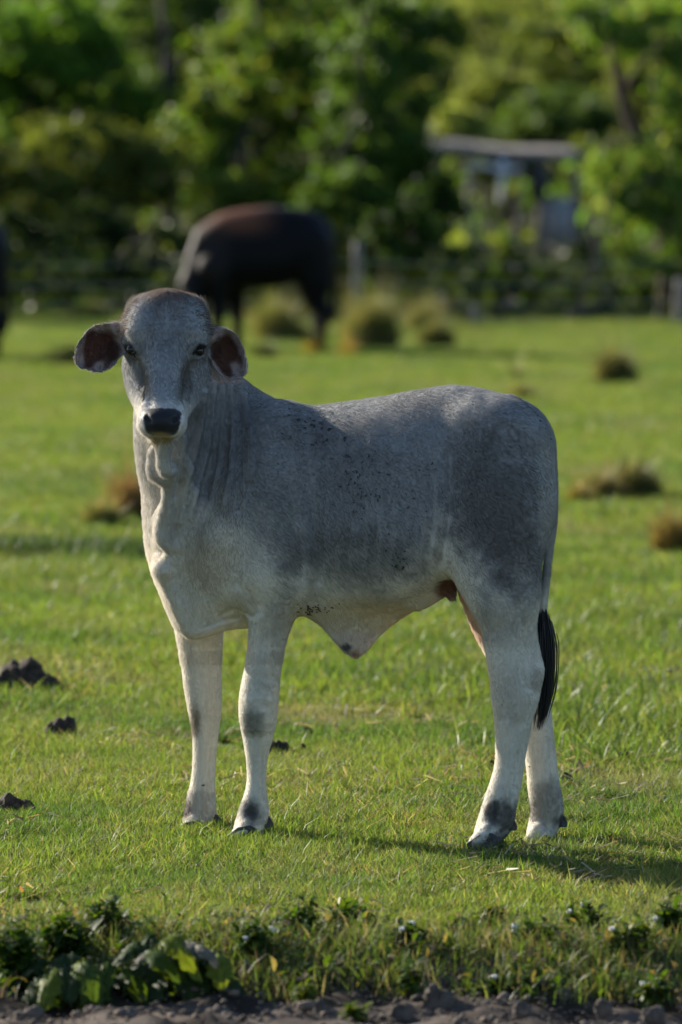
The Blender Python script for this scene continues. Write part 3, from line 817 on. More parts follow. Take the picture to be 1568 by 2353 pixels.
def build_calf():
    lo = W(150, 1990, 14.6); hi = W(1325, 640, 14.6)
    F = Field((lo[0], 14.08, lo[2] - 0.01), (hi[0], 15.16, hi[2]), 0.0045)
    Y = body_Y
    # barrel, loin and rump
    F.loft([
        (505, 1010, 1415, Y(505), .105), (540, 955, 1425, Y(540), .135), (600, 915, 1425, Y(600), .165),
        (660, 930, 1415, Y(660), .185), (720, 935, 1412, Y(720), .200), (800, 924, 1414, Y(800), .212),
        (900, 908, 1402, Y(900), .217), (980, 895, 1375, Y(980), .205), (1035, 884, 1335, Y(1035), .195),
        (1090, 889, 1300, Y(1090), .190), (1150, 902, 1300, Y(1150), .180), (1205, 926, 1300, Y(1205), .150),
        (1242, 962, 1260, Y(1242), .105), (1270, 1040, 1180, Y(1270), .05)], n=2.2)
    # neck and chest
    F.chain([(392, 860, 14.74, 78), (402, 950, 14.77, 93), (412, 1040, 14.80, 100), (438, 1120, 14.82, 112),
             (462, 1215, 14.83, 130), (470, 1290, 14.83, 118)], k=0.05)
    F.chain([(455, 860, 14.80, 70), (520, 960, 14.83, 88), (580, 1060, 14.82, 110)], k=0.06)
    F.chain([(440, 1270, 14.80, 82), (445, 1360, 14.79, 62), (442, 1412, 14.79, 46)], k=0.05)
    F.chain([(470, 1380, 14.80, 60), (560, 1370, 14.80, 60)], k=0.05)
    # shoulder, near side
    F.chain([(640, 985, 14.69, 40), (622, 1110, 14.675, 84), (605, 1210, 14.67, 86), (620, 1300, 14.665, 76)], k=0.09)
    F.chain([(560, 1150, 14.70, 50), (530, 1250, 14.70, 62), (560, 1330, 14.70, 60)], k=0.08)
    F.chain([(670, 1000, 14.66, 22), (684, 1120, 14.645, 26), (690, 1220, 14.64, 30), (682, 1335, 14.65, 34)], k=0.05)
    # far shoulder
    F.chain([(590, 1150, 14.95, 80), (520, 1300, 14.95, 80)], k=0.05)
    # near foreleg
    F.chain([(628, 1300, 14.665, 78), (628, 1380, 14.675, 62), (618, 1445, 14.685, 48), (607, 1520, 14.69, 43.5),
             (597, 1595, 14.695, 47), (594, 1650, 14.695, 45.5), (593, 1700, 14.70, 35.5), (590.5, 1750, 14.70, 25.5),
             (590, 1800, 14.70, 24), (587, 1840, 14.70, 30), (583, 1872, 14.70, 37), (570, 1905, 14.69, 34)], k=0.018)
    F.chain([(570, 1905, 14.66, 24), (549, 1922, 14.655, 20)], k=0.012)
    F.chain([(576, 1905, 14.73, 22), (560, 1922, 14.735, 18)], k=0.012)
    # far foreleg
    F.chain([(500, 1300, 14.93, 95), (462, 1400, 14.93, 62), (460, 1470, 14.93, 53), (465, 1550, 14.93, 48),
             (471, 1620, 14.93, 42), (472, 1680, 14.93, 33), (470, 1740, 14.93, 27.5), (467, 1795, 14.93, 29.5),
             (463, 1835, 14.93, 36), (460, 1868, 14.93, 39), (450, 1895, 14.92, 33)], k=0.018)
    F.chain([(448, 1895, 14.89, 24), (428, 1910, 14.885, 19)], k=0.012)
    F.chain([(455, 1895, 14.96, 22), (445, 1912, 14.965, 18)], k=0.012)
    # near haunch and hind leg
    F.chain([(1150, 1010, 14.475, 75), (1160, 1130, 14.455, 98), (1156, 1230, 14.445, 95), (1158, 1310, 14.44, 86),
             (1160, 1375, 14.43, 74)], k=0.06)
    F.chain([(1060, 1060, 14.50, 40), (1095, 1230, 14.46, 60), (1120, 1320, 14.445, 62)], k=0.07)
    F.chain([(1160, 1360, 14.43, 76), (1163, 1430, 14.43, 60), (1166, 1500, 14.43, 54), (1174, 1560, 14.43, 52),
             (1180, 1605, 14.43, 54), (1180, 1650, 14.43, 47), (1177, 1700, 14.43, 40), (1172, 1750, 14.43, 35.5),
             (1163, 1800, 14.43, 37), (1150, 1845, 14.43, 41), (1140, 1885, 14.43, 44), (1122, 1915, 14.42, 34)], k=0.02)
    F.chain([(1208, 1370, 14.44, 22), (1214, 1440, 14.44, 16), (1228, 1510, 14.44, 18), (1230, 1548, 14.44, 23), (1206, 1610, 14.44, 26)], k=0.03)
    F.chain([(1120, 1915, 14.39, 25), (1097, 1938, 14.385, 20)], k=0.012)
    F.chain([(1128, 1918, 14.455, 24), (1112, 1940, 14.46, 19)], k=0.012)
    # far hind leg
    F.chain([(1140, 1200, 14.66, 100), (1125, 1300, 14.67, 84), (1140, 1400, 14.67, 68), (1160, 1470, 14.67, 56), (1195, 1545, 14.67, 52),
             (1215, 1600, 14.67, 50), (1229, 1650, 14.67, 41), (1237, 1700, 14.67, 38), (1244, 1750, 14.67, 38),
             (1251, 1815, 14.67, 40), (1257, 1862, 14.67, 41), (1250, 1895, 14.67, 38), (1242, 1915, 14.66, 34)], k=0.02)
    F.chain([(1238, 1915, 14.63, 25), (1222, 1936, 14.625, 20)], k=0.012)
    F.chain([(1250, 1918, 14.70, 24), (1240, 1940, 14.705, 19)], k=0.012)
    # pin bone, hook bone and tail head
    F.chain([(1085, 965, 14.49, 14), (1125, 970, 14.47, 16), (1180, 985, 14.44, 18), (1215, 1000, 14.45, 22)], k=0.08)
    F.chain([(1170, 925, 14.53, 16), (1222, 948, 14.515, 16), (1252, 985, 14.50, 14), (1265, 1040, 14.495, 13),
             (1269, 1120, 14.49, 11), (1268, 1200, 14.49, 10), (1259, 1290, 14.49, 9.5), (1252, 1350, 14.49, 9), (1248, 1402, 14.49, 8)], k=0.014)
    # sheath flap under the belly
    F.sheet([(690, 1385), (715, 1410), (742, 1443), (770, 1477), (792, 1497), (812, 1507), (830, 1504), (848, 1492), (872, 1462),
             (910, 1430), (958, 1389), (1000, 1360), (960, 1340), (760, 1340)],
            lambda x, z, d: 14.66 if x is None else 14.66 + 0 * x, 0.006, k=0.05, rnd=0.006, dome=0.12)
    F.chain([(795, 1485, 14.66, 9), (818, 1502, 14.655, 7)], k=0.015)
    # navel side fold, scrotum
    F.chain([(1026, 1340, 14.56, 10), (1036, 1362, 14.55, 9), (1040, 1374, 14.55, 7)], k=0.015)
    F.chain([(960, 1375, 14.60, 22), (1020, 1330, 14.58, 25), (1045, 1240, 14.50, 20)], k=0.05)
    # dewlap: a hanging double fold from chin to brisket
    F.sheet([(352, 985), (350, 1040), (338, 1072), (340, 1100), (368, 1120), (372, 1150), (352, 1190), (352, 1225), (362, 1252),
             (378, 1270), (360, 1295), (356, 1320), (376, 1345), (392, 1395), (415, 1440), (440, 1460), (478, 1452), (540, 1425),
             (520, 1300), (450, 1150), (430, 1000)],
            lambda x, z, d: 14.62 if x is None else 14.60 + np.clip((1.10 - z) * 0.32, 0, 0.17), 0.010, k=0.05, rnd=0.009, dome=0.06)
    F.chain([(358, 1040, 14.60, 18), (360, 1080, 14.60, 23), (382, 1088, 14.585, 20)], k=0.02)
    F.chain([(378, 1012, 14.50, 16), (375, 1050, 14.52, 15), (380, 1078, 14.535, 17), (394, 1080, 14.55, 16)], k=0.014)
    F.chain([(388, 1100, 14.59, 15), (385, 1150, 14.62, 14), (376, 1200, 14.65, 18), (375, 1235, 14.66, 19), (390, 1256, 14.67, 15)], k=0.03)
    F.chain([(378, 1306, 14.69, 20), (392, 1290, 14.69, 14)], k=0.025)
    F.chain([(368, 1312, 14.70, 12), (400, 1370, 14.72, 14), (440, 1446, 14.745, 14), (500, 1432, 14.75, 12)], k=0.03)
    # ---------------- head
    F.ell(W(384, 768, 14.69), (RU(99, 14.68), .095, RU(86, 14.68)), k=0.02)
    F.chain([(346, 728, 14.66, 47), (384, 718, 14.655, 49), (424, 728, 14.66, 47)], k=0.04)
    F.chain([(345, 750, 14.625, 34), (423, 750, 14.625, 34)], k=0.04)
    F.chain([(382, 790, 14.63, 62), (378, 850, 14.585, 46), (373, 910, 14.54, 39), (372, 950, 14.50, 38)], k=0.03, sy=0.95)
    F.chain([(322, 775, 14.625, 28), (320, 800, 14.615, 16)], k=0.03)
    F.chain([(446, 775, 14.625, 28), (445, 800, 14.615, 16)], k=0.03)
    # jaws
    F.chain([(324, 845, 14.72, 40), (330, 890, 14.68, 38), (345, 945, 14.60, 28), (356, 985, 14.54, 20)], k=0.06)
    F.chain([(438, 845, 14.72, 40), (426, 890, 14.68, 38), (404, 945, 14.60, 28), (388, 985, 14.54, 20)], k=0.06)
    # muzzle
    F.chain([(347, 948, 14.50, 28), (344, 975, 14.485, 28)], k=0.02)
    F.chain([(396, 948, 14.50, 28), (399, 975, 14.485, 28)], k=0.02)
    F.ell(W(372, 968, 14.47), (RU(48, 14.5), .045, RU(34, 14.5)), k=0.02)
    F.chain([(362, 1000, 14.50, 16), (382, 1000, 14.50, 16)], k=0.012)
    # mouth crease
    F.chain([(335, 998, 14.44, 2.2), (372, 1001, 14.425, 2.2), (412, 997, 14.44, 2.2)], k=0.006, op='s')
    # nostrils
    for sx in (-1, 1):
        F.chain([(372 + sx * 37, 952, 14.42, 2.5), (372 + sx * 33, 962, 14.425, 4.6), (372 + sx * 25, 969, 14.425, 3.4)], k=0.006, sy=5, op='s')
    # eye sockets
    for u, v in ((299, 801), (458, 804)):
        p = F.front(u, v)
        if p is not None:
            F.ell(p + np.array((0, -0.002, 0)), (.017, .010, .015), k=0.012, op='s')
            sx = -1 if u < 384 else 1
            F.chain([(u - sx * 16, v + 8, p[1] + .006, 4), (u - sx * 8, v - 10, p[1] - .002, 7), (u + sx * 12, v - 14, p[1] + .010, 7)], k=0.014)
            F.chain([(u - sx * 18, v + 14, p[1] + .008, 3), (u - sx * 2, v + 20, p[1] + .008, 3.5), (u + sx * 13, v + 14, p[1] + .02, 3.5)], k=0.012)
    # ears: cupped, hanging outward
    earL = [(300, 752), (284, 752), (262, 746), (243, 741), (222, 744), (202, 757), (184, 778), (173, 800), (168, 822), (172, 838), (184, 848), (196, 850),
            (212, 857), (232, 858), (252, 850), (268, 836), (282, 816), (300, 806)]
    earR = [(470, 765), (486, 764), (500, 758), (514, 753), (530, 757), (545, 768), (556, 786), (565, 810), (569, 838), (567, 858), (556, 870), (540, 872),
            (524, 872), (508, 864), (494, 848), (484, 826), (478, 812), (468, 806)]
    def earY(base, xin, sgn):
        def f(x, z, d):
            if x is None: return base
            out = np.clip((x - xin) * sgn / 0.13, 0, 1)
            return base + 0.012 + 0.040 * (1 - np.exp(-d / 0.018)) - 0.02 * out
        return f
    F.sheet(earL, earY(14.67, W(284, 790, 14.67)[0], -1), 0.0042, k=0.012, rnd=0.0035)
    F.sheet(earR, earY(14.67, W(480, 790, 14.67)[0], 1), 0.0052, k=0.012, rnd=0.004)
    F.chain([(272, 760, 14.68, 12), (305, 765, 14.67, 18)], k=0.03)
    F.chain([(496, 770, 14.68, 12), (468, 770, 14.67, 18)], k=0.03)

    V, Q, N = F.mesh(smooth=4)
    # skin folds and contours, near side
    u, v = uv_of(V)
    def fold(pts, w, amp, vis=0.15):
        """raise (amp>0) or crease (amp<0) the hide along a line"""
        pts = np.array(pts, float); best = np.full(len(V), 1e9)
        for a, b in zip(pts[:-1], pts[1:]):
            e = b - a; t = np.clip(((u - a[0]) * e[0] + (v - a[1]) * e[1]) / (e @ e), 0, 1)
            best = np.minimum(best, np.hypot(u - a[0] - t * e[0], v - a[1] - t * e[1]))
        endt = 1.0
        return amp * np.exp(-(best / w) ** 2) * sstep(-vis, 0.35, -N[:, 1]) * endt
    d = np.zeros(len(V))
    neck_lines = [
        ([(492, 880), (487, 960), (478, 1040), (455, 1120), (440, 1190)], 5, 0.0085),
        ([(512, 890), (512, 980), (505, 1070), (485, 1150), (470, 1200)], 5, 0.0076),
        ([(530, 890), (537, 980), (534, 1080), (515, 1160)], 6, 0.0085),
        ([(548, 895), (556, 990), (556, 1090), (545, 1170)], 7, -0.0046),
        ([(566, 910), (580, 1000), (578, 1100)], 7, 0.0066),
        ([(470, 900), (463, 980), (445, 1060), (425, 1130), (415, 1200)], 6, 0.0095),
        ([(450, 960), (438, 1020), (420, 1080), (405, 1140)], 7, -0.0046),
        ([(415, 1110), (408, 1180), (402, 1250), (400, 1300)], 8, -0.0050),
        ([(560, 1330), (600, 1400)], 11, -0.0037),
        ([(505, 1415), (535, 1400), (575, 1415)], 6, -.005),
        ([(470, 1440), (510, 1425), (545, 1420)], 5, -.005)]
    for L, w, a in neck_lines: d += fold(L, w, a)
    d += fold([(668, 945), (680, 1020), (683, 1100), (697, 1180), (708, 1260), (713, 1320), (700, 1375)], 16, .004)
    d += fold([(684, 950), (697, 1030), (703, 1100), (714, 1180), (722, 1260), (724, 1330)], 13, -.005)
    d += fold([(545, 1340), (575, 1370), (590, 1410)], 9, -.004)
    for i in range(9):
        x = 740 + i * 30
        d += fold([(x, 1010), (x + 8, 1130), (x + 2, 1250), (x - 8, 1330)], 10, -.0016)
    for i in range(6):
        x = 980 + i * 13
        d += fold([(x, 1090), (x + 2, 1180), (x - 10, 1270)], (4, 7, 5, 8, 4, 6)[i], (.0010, -.0012, .0006, -.0009, .0012, -.0005)[i])
    d += fold([(1024, 1040), (1030, 1130), (1024, 1220), (1010, 1290)], 9, -.006)
    d += fold([(1198, 1390), (1205, 1450), (1200, 1520), (1215, 1580)], 7, -.005)
    d += fold([(1168, 1660), (1170, 1740), (1164, 1810), (1168, 1850)], 6, .0035) + fold([(1190, 1660), (1190, 1740), (1182, 1810)], 5, -.0035)
    d += fold([(603, 1720), (603, 1780), (604, 1840)], 4, -.0035) + fold([(582, 1720), (581, 1790), (574, 1850)], 6, .002)
    d += fold([(484, 1720), (481, 1780), (480, 1840)], 4, -.0035) + fold([(570, 1610), (596, 1604), (622, 1612)], 8, .0025) + fold([(565, 1690), (592, 1700), (618, 1690)], 7, -.0025)
    d += fold([(640, 1420), (630, 1500), (626, 1560)], 8, -.003) + fold([(1262, 1700), (1268, 1780), (1272, 1850)], 5, -.0035) + fold([(600, 1400), (596, 1470), (590, 1540)], 9, .003)
    d += fold([(545, 1895), (575, 1900), (605, 1893)], 6, -.003) + fold([(1105, 1905), (1140, 1915), (1172, 1905)], 6, -.003)
    d += fold([(1085, 925), (1150, 955), (1210, 970), (1245, 1010)], 18, .0035)
    d += fold([(1110, 915), (1170, 938), (1225, 965)], 13, -.004)
    d += fold([(330, 850), (336, 890), (345, 925)], 9, -.006)
    d += fold([(430, 850), (425, 890), (412, 925)], 9, -.006)
    V = V + N * d[:, None]
    V += N * ((vnoise(V + 5, 0.035) - 0.5) * 0.0016 + (vnoise(V + 9, 0.09) - 0.5) * 0.004)[:, None]

    # ---------------- coat pigment
    cream = np.array((.70, .65, .56)); grey = np.array((.252, .256, .262)); dgrey = np.array((.125, .115, .105))
    C = np.tile(cream, (len(V), 1))
    def paint(m, c):
        nonlocal C
        m = np.clip(m, 0, 1)[:, None]; C = C * (1 - m) + np.array(c) * m
    def blob(uc, vc, ru, rv, c, s=1.0, soft=0.45, yr=None):
        r = np.hypot((u - uc) / ru, (v - vc) / rv)
        r = r + (nz2 - 0.5) * 0.5 + (nz3 - .5) * .35
        m = sstep(1 + soft, 1 - soft, r) * s
        if yr: m = m * ((V[:, 1] > yr[0]) & (V[:, 1] < yr[1]))
        paint(m, c)
    nz = vnoise(V, 0.05); nz2 = vnoise(V + 3, 0.022); nz3 = vnoise(V + 11, 0.008)
    low = np.interp(u, (300, 480, 560, 640, 700, 800, 900, 1000, 1060, 1120, 1300), (1150, 1180, 1230, 1290, 1330, 1335, 1330, 1260, 1260, 1370, 1400))
    sf = np.interp(u, (480, 620), (70, 0)); tor = sstep(low + 80 + sf, low - 110 - sf, v + (nz - .5) * 90 + (nz2 - .5) * 40)
    paint(tor * 0.92, grey)
    head = sstep(500, 470, u) * sstep(1010, 960, v)
    neck = sstep(560, 420, u) * sstep(880, 940, v) * sstep(1250, 1150, v)
    paint(neck * 0.40 * sstep(460, 390, u), cream)
    paint(sstep(410, 450, u) * sstep(560, 500, u) * sstep(900, 950, v) * sstep(1240, 1130, v) * .15, dgrey)
    # dark dapples over shoulder, barrel and haunch
    for a in ((640, 1100, 70, 120, dgrey, .30), (560, 1000, 40, 120, dgrey, .30), (668, 1270, 40, 60, dgrey, .55), (700, 1000, 60, 60, dgrey, .35), (800, 1010, 110, 60, dgrey, .25), (850, 1090, 120, 60, dgrey, .25),
              (830, 1285, 140, 65, (.13, .12, .10), .55), (760, 1180, 60, 90, dgrey, .25), (690, 1120, 30, 120, (.32, .32, .32), .3), (900, 1010, 60, 30, (.33, .34, .35), .3), (1000, 960, 50, 30, (.34, .34, .35), .15), (640, 1060, 30, 60, (.31, .32, .33), .35), (960, 1180, 70, 80, grey, .4), (960, 930, 90, 40, dgrey, .28),
              (1130, 1150, 100, 150, dgrey, .75), (1080, 1040, 60, 60, dgrey, .35), (1190, 1290, 55, 75, dgrey, .6), (1130, 960, 70, 40, dgrey, .2), (1160, 1420, 60, 60, grey, .25),
              (650, 1450, 30, 110, grey, .35), (600, 1560, 25, 60, grey, .15)):
        blob(*a)
    blob(1262, 1140, 22, 150, (.42, .40, .37), .75)
    blob(640, 1215, 30, 40, (.33, .33, .31), .4)
    blob(480, 1290, 60, 60, (.50, .42, .30), .5)
    blob(820, 1420, 140, 40, (.60, .50, .33), .75)
    blob(815, 1480, 60, 30, (.58, .47, .40), .7)
    blob(797, 1488, 14, 8, (.06, .055, .06), .9, yr=(14.4, 14.8))
    blob(818, 1500, 9, 10, (.30, .17, .12), .8)
    # ribs showing as paler streaks
    for i in range(8):
        x = 762 + i * 33
        m = np.exp(-((u - x - 12 * np.sin((v - 1000) / 120)) / 4.5) ** 2) * sstep(1120, 1200, v) * sstep(1360, 1290, v) * 0.13 * (.4 + 1.2 * nz2)
        paint(m, (.45, .43, .39))
    # groin, inner thigh
    blob(1030, 1350, 30, 30, (.17, .06, .032), .95, yr=(14.5, 15.0))
    m = sstep(14.55, 14.62, V[:, 1]) * sstep(1330, 1380, v) * sstep(1520, 1450, v) * (u > 980) * sstep(1150, 1100, u)
    paint(m * .8, (.66, .44, .34))
    # legs: stained knees, fetlocks and coronets
    nr = (14.4, 14.82)
    blob(580, 1664, 24, 30, (.13, .11, .08), .72, .75, yr=nr); blob(577, 1866, 22, 26, (.035, .035, .04), .92, .7, yr=nr)
    fr = (14.82, 15.2)
    blob(448, 1660, 12, 34, (.17, .13, .08), .8, yr=fr); blob(455, 1850, 40, 36, (.16, .14, .12), .5, yr=fr); blob(430, 1858, 10, 24, (.07, .05, .05), .8, yr=fr)
    nh = (14.2, 14.54)
    blob(1130, 1868, 17, 36, (.05, .045, .045), .9, yr=nh); blob(1165, 1880, 32, 40, (.07, .062, .055), .85, yr=nh); blob(1150, 1925, 40, 14, (.10, .09, .08), .8, yr=nh)
    blob(1180, 1600, 40, 60, (.42, .36, .27), .35, yr=nh); blob(1235, 1560, 14, 26, (.30, .24, .17), .5, yr=nh)
    fh = (14.56, 15)
    blob(1262, 1850, 42, 52, (.16, .14, .125), .6, yr=fh); blob(1222, 1858, 10, 24, (.08, .07, .065), .7, yr=fh); blob(1292, 1885, 16, 16, (.04, .038, .04), .9, yr=fh)
    for uu, vv, yy in ((545, 1925, nr), (428, 1914, fr), (1100, 1944, nh), (1235, 1944, fh)):
        blob(uu + 18, vv, 40, 12, (.06, .055, .055), .8, yr=yy)
    # face
    hy = (14.2, 14.80)
    Hm = (V[:, 1] < np.interp(v, (660, 760, 860, 960, 1010), (14.9, 14.8, 14.74, 14.60, 14.545))) & (v < 1010) & (u > 270) & (u < 500) & ((u < 480) | (v < 800))
    fb = (nz2 - .5) * 14
    w_face = np.interp(v, (660, 700, 760, 800, 860, 930, 960), (80, 84, 78, 62, 45, 30, 26))
    m = sstep(w_face + 22, w_face - 14, np.abs(u - 381 + 0.02 * (v - 760)) + fb) * sstep(958, 900, v) * Hm
    paint(Hm * sstep(900, 950, v) * 1.0, (.68, .64, .58))
    paint(m * np.interp(v, (680, 760, 850, 930), (.9, .85, .55, .35)), (.35, .36, .37))
    blob(384, 750, 58, 66, (.15, .155, .165), .5, yr=hy)
    blob(314, 772, 26, 16, (.42, .41, .38), .4, yr=hy); blob(452, 774, 26, 16, (.42, .41, .38), .4, yr=hy)
    blob(385, 700, 48, 34, (.20, .16, .13), .4, yr=hy)
    blob(330, 880, 11, 34, (.16, .14, .11), .7, yr=(14.2, 14.72)); blob(428, 872, 15, 42, (.12, .105, .085), .75, yr=(14.2, 14.72))  # dark bands below the eyes: shade of the temple hollows painted in
    for uu in (300, 458):
        sx = -1 if uu < 384 else 1
        q = np.abs((u - uu) * 1.0 + 0 * v) / 17 + np.abs((v - 803) + sx * (u - uu) * .55) / 15
        paint(sstep(1.25, .8, q) * (V[:, 1] < 14.7), (.014, .012, .012))
        blob(uu, 806, 27, 26, (.17, .15, .13), .5, yr=(14.2, 14.68))
        paint(sstep(1.15, .8, q) * (V[:, 1] < 14.7), (.014, .012, .012))
    blob(384, 668, 90, 22, (.17, .10, .06), .6)
    m = sstep(1.10, .98, (np.abs((u - 372) / (44.5 - .22 * (v - 955))) ** 3.5 + np.abs((v - 970) / 31.5) ** 3.5) ** (1 / 3.5) + (nz3 - .5) * .10) * (N[:, 1] < -0.1) * (V[:, 1] < 14.5)
    paint(m, (.018, .018, .022))
    nose = m.copy()
    blob(372, 1008, 26, 14, (.33, .24, .07), .9, yr=(14.2, 14.56))
    # inner ears
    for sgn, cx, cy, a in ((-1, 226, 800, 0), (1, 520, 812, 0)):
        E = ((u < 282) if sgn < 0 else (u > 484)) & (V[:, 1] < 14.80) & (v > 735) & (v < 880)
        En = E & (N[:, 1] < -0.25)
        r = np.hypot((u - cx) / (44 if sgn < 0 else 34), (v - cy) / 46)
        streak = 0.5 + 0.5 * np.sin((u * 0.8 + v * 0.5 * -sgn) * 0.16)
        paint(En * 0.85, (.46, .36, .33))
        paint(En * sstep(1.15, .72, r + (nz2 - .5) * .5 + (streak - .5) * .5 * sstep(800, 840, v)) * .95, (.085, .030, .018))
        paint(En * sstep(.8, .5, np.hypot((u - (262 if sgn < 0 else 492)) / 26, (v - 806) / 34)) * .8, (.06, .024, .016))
    C *= (0.93 + 0.14 * nz3)[:, None] * (0.92 + .16 * nz)[:, None]
    lum = C.mean(1)

    root = link("calf", None, loc=(float(W(800, 1930, 14.65)[0]), 14.65, 0.0))
    root.empty_display_size = 0.3
    tag(root, "pale grey young bull calf with drooping ears, standing side-on in grass, facing the camera", "calf")
    o0 = np.array(root.location)
    hide, nt, b = mat("calf_hide")
    at = nd(nt, "ShaderNodeAttribute", attribute_name="coat")
    tc = nd(nt, "ShaderNodeTexCoord")
    mp = nd(nt, "ShaderNodeMapping"); mp.inputs["Scale"].default_value = (1.6, 1.6, 0.5)
    nt.links.new(tc.outputs["Object"], mp.inputs["Vector"])
    ns = nd(nt, "ShaderNodeTexNoise"); ns.inputs["Scale"].default_value = 340; ns.inputs["Detail"].default_value = 3
    nt.links.new(mp.outputs[0], ns.inputs["Vector"])
    mr = nd(nt, "ShaderNodeMapRange"); mr.inputs[1].default_value = .3; mr.inputs[2].default_value = .7; mr.inputs[3].default_value = .90; mr.inputs[4].default_value = 1.08
    nt.links.new(ns.outputs[0], mr.inputs[0])
    mx = nd(nt, "ShaderNodeMix", data_type='RGBA', blend_type='MULTIPLY'); mx.inputs[0].default_value = 1
    nt.links.new(at.outputs["Color"], mx.inputs[6]); nt.links.new(mr.outputs[0], mx.inputs[7])
    nt.links.new(mx.outputs[2], b.inputs["Base Color"])
    b.inputs["Roughness"].default_value = .75; b.inputs["Specular IOR Level"].default_value = .25
    ag = nd(nt, "ShaderNodeAttribute", attribute_name="gloss")
    rr = nd(nt, "ShaderNodeMapRange"); rr.inputs[3].default_value = .75; rr.inputs[4].default_value = .48
    nt.links.new(ag.outputs["Fac"], rr.inputs[0]); nt.links.new(rr.outputs[0], b.inputs["Roughness"])
    b.inputs["Sheen Weight"].default_value = .35; b.inputs["Sheen Roughness"].default_value = .4
    bp = nd(nt, "ShaderNodeBump"); bp.inputs["Strength"].default_value = .2; bp.inputs["Distance"].default_value = .002
    nt.links.new(ns.outputs[0], bp.inputs["Height"]); nt.links.new(bp.outputs[0], b.inputs["Normal"])
    me = np_mesh("body", V - o0, Q, hide, attrs={"coat": C, "gloss": nose})
    body = link("body", me, root)

    # hair coat: short hairs lying along the body, longer on the poll and belly
    rs = np.random.RandomState(3)
    tri = np.concatenate([Q[:, [0, 1, 2]], Q[:, [0, 2, 3]]])
    a_, b_, c_ = V[tri[:, 0]], V[tri[:, 1]], V[tri[:, 2]]
    area = np.linalg.norm(np.cross(b_ - a_, c_ - a_), axis=1)
    nosev = nose[tri].max(1) < .2
    earm = ((uv_of(a_)[0] < 280) | ((uv_of(a_)[0] > 486) & (uv_of(a_)[1] < 872) & (uv_of(a_)[0] < 575)))
    area = area * nosev * np.where(N[tri[:, 0], 1] > .45, .25, 1)
    NH = 360000
    t = rs.choice(len(tri), NH, p=area / area.sum())
    r1 = np.sqrt(rs.rand(NH)); r2 = rs.rand(NH)
    wa, wb, wc = 1 - r1, r1 * (1 - r2), r1 * r2
    P = a_[t] * wa[:, None] + b_[t] * wb[:, None] + c_[t] * wc[:, None]
    Nn = N[tri[t, 0]]; Cc = C[tri[t, 0]]
    pu, pv = uv_of(P)
    flow = np.tile(np.array((.75, .1, -.65)), (NH, 1))
    hm = (pu < 490) & (pv < 1000)
    th = np.interp(pv[hm], (690, 790), (1.0, -1.0)) + rs.randn(hm.sum()) * .3
    flow[hm] = np.stack([np.sign(pu[hm] - 384) * .5 * (1 - np.abs(np.clip(th, -1, 1))), 0 * th, th], 1)
    lg = pv > 1400
    flow[lg] = (.05, 0, -1)
    nk = (pu < 560) & (pv > 900) & (pv < 1400)
    flow[nk] = (.15, -.1, -1)
    flow += rs.randn(NH, 3) * .09
    flow -= Nn * (flow * Nn).sum(1)[:, None]
    flow /= np.linalg.norm(flow, axis=1)[:, None] + 1e-9
    L = rs.uniform(.006, .0115, NH)
    pl = sstep(722, 680, pv) * .5 + sstep(40, 95, np.abs(pu - 384)) * sstep(770, 700, pv) * sstep(14.62, 14.68, P[:, 1]) * (np.abs(pu - 384) < 118)
    pl = np.clip(pl, 0, 1) * (pv < 775)
    L += pl * rs.uniform(0, .020, NH) + .022 * (sstep(60, 95, np.abs(pu - 384)) * sstep(775, 735, pv) * sstep(690, 715, pv) * (P[:, 1] > 14.64) * (np.abs(pu - 384) < 118)) * (rs.rand(NH) < .35)
    L += .004 * (pv > 1000) * (pu < 470) * (Nn[:, 0] < -.3)
    L[pv > 1480] *= .75; L[(pv > 1490) & (pv < 1520) & (pu < 850)] += .006
    lift = rs.uniform(.10, .42, NH)
    ear = (pu < 282) | ((pu > 484) & (pu < 575) & (pv > 735) & (pv < 880) & (P[:, 1] < 14.80))
    L[ear] *= .8; lift[ear] = rs.uniform(.15, .6, ear.sum())
    nz4 = vnoise(P + 20, 0.012)
    dirn = flow * (1 + .0) + Nn * lift[:, None]
    dirn /= np.linalg.norm(dirn, axis=1)[:, None]
    p1 = P + dirn * (L * .5)[:, None]
    p2 = p1 + (dirn * .6 + flow * .5 + rs.randn(NH, 3) * .1) * (L * .5)[:, None]
    cu = bpy.data.hair_curves.new("coat_hair")
    cu.add_curves([3] * NH)
    pts = np.stack([P - Nn * .0008, p1, p2], 1) - o0
    cu.position_data.foreach_set("vector", pts.reshape(-1).astype(np.float32))
    ra = cu.attributes.get("radius") or cu.attributes.new("radius", 'FLOAT', 'POINT')
    rad = np.tile(np.array((.00024, .00020, .00005)), NH) * np.repeat(rs.uniform(.7, 1.2, NH), 3)
    ra.data.foreach_set("value", rad.astype(np.float32))
    hc = Cc * rs.uniform(.90, 1.12, NH)[:, None]
    hc = hc * (1 - pl[:, None] * .5) + np.array((.22, .12, .06)) * pl[:, None] * .5
    ca = cu.attributes.new("coat", 'FLOAT_COLOR', 'CURVE')
    ca.data.foreach_set("color", np.hstack([np.clip(hc, 0, .9), np.ones((NH, 1))]).astype(np.float32).ravel())
    hm_, nt, b = mat("calf_hair")
    at = nd(nt, "ShaderNodeAttribute", attribute_name="coat")
    nt.links.new(at.outputs["Color"], b.inputs["Base Color"]); b.inputs["Roughness"].default_value = .6; b.inputs["Specular IOR Level"].default_value = .3
    tr = nd(nt, "ShaderNodeBsdfTranslucent"); nt.links.new(at.outputs["Color"], tr.inputs["Color"])
    ms = nd(nt, "ShaderNodeMixShader"); ms.inputs[0].default_value = .4
    nt.links.new(b.outputs[0], ms.inputs[1]); nt.links.new(tr.outputs[0], ms.inputs[2])
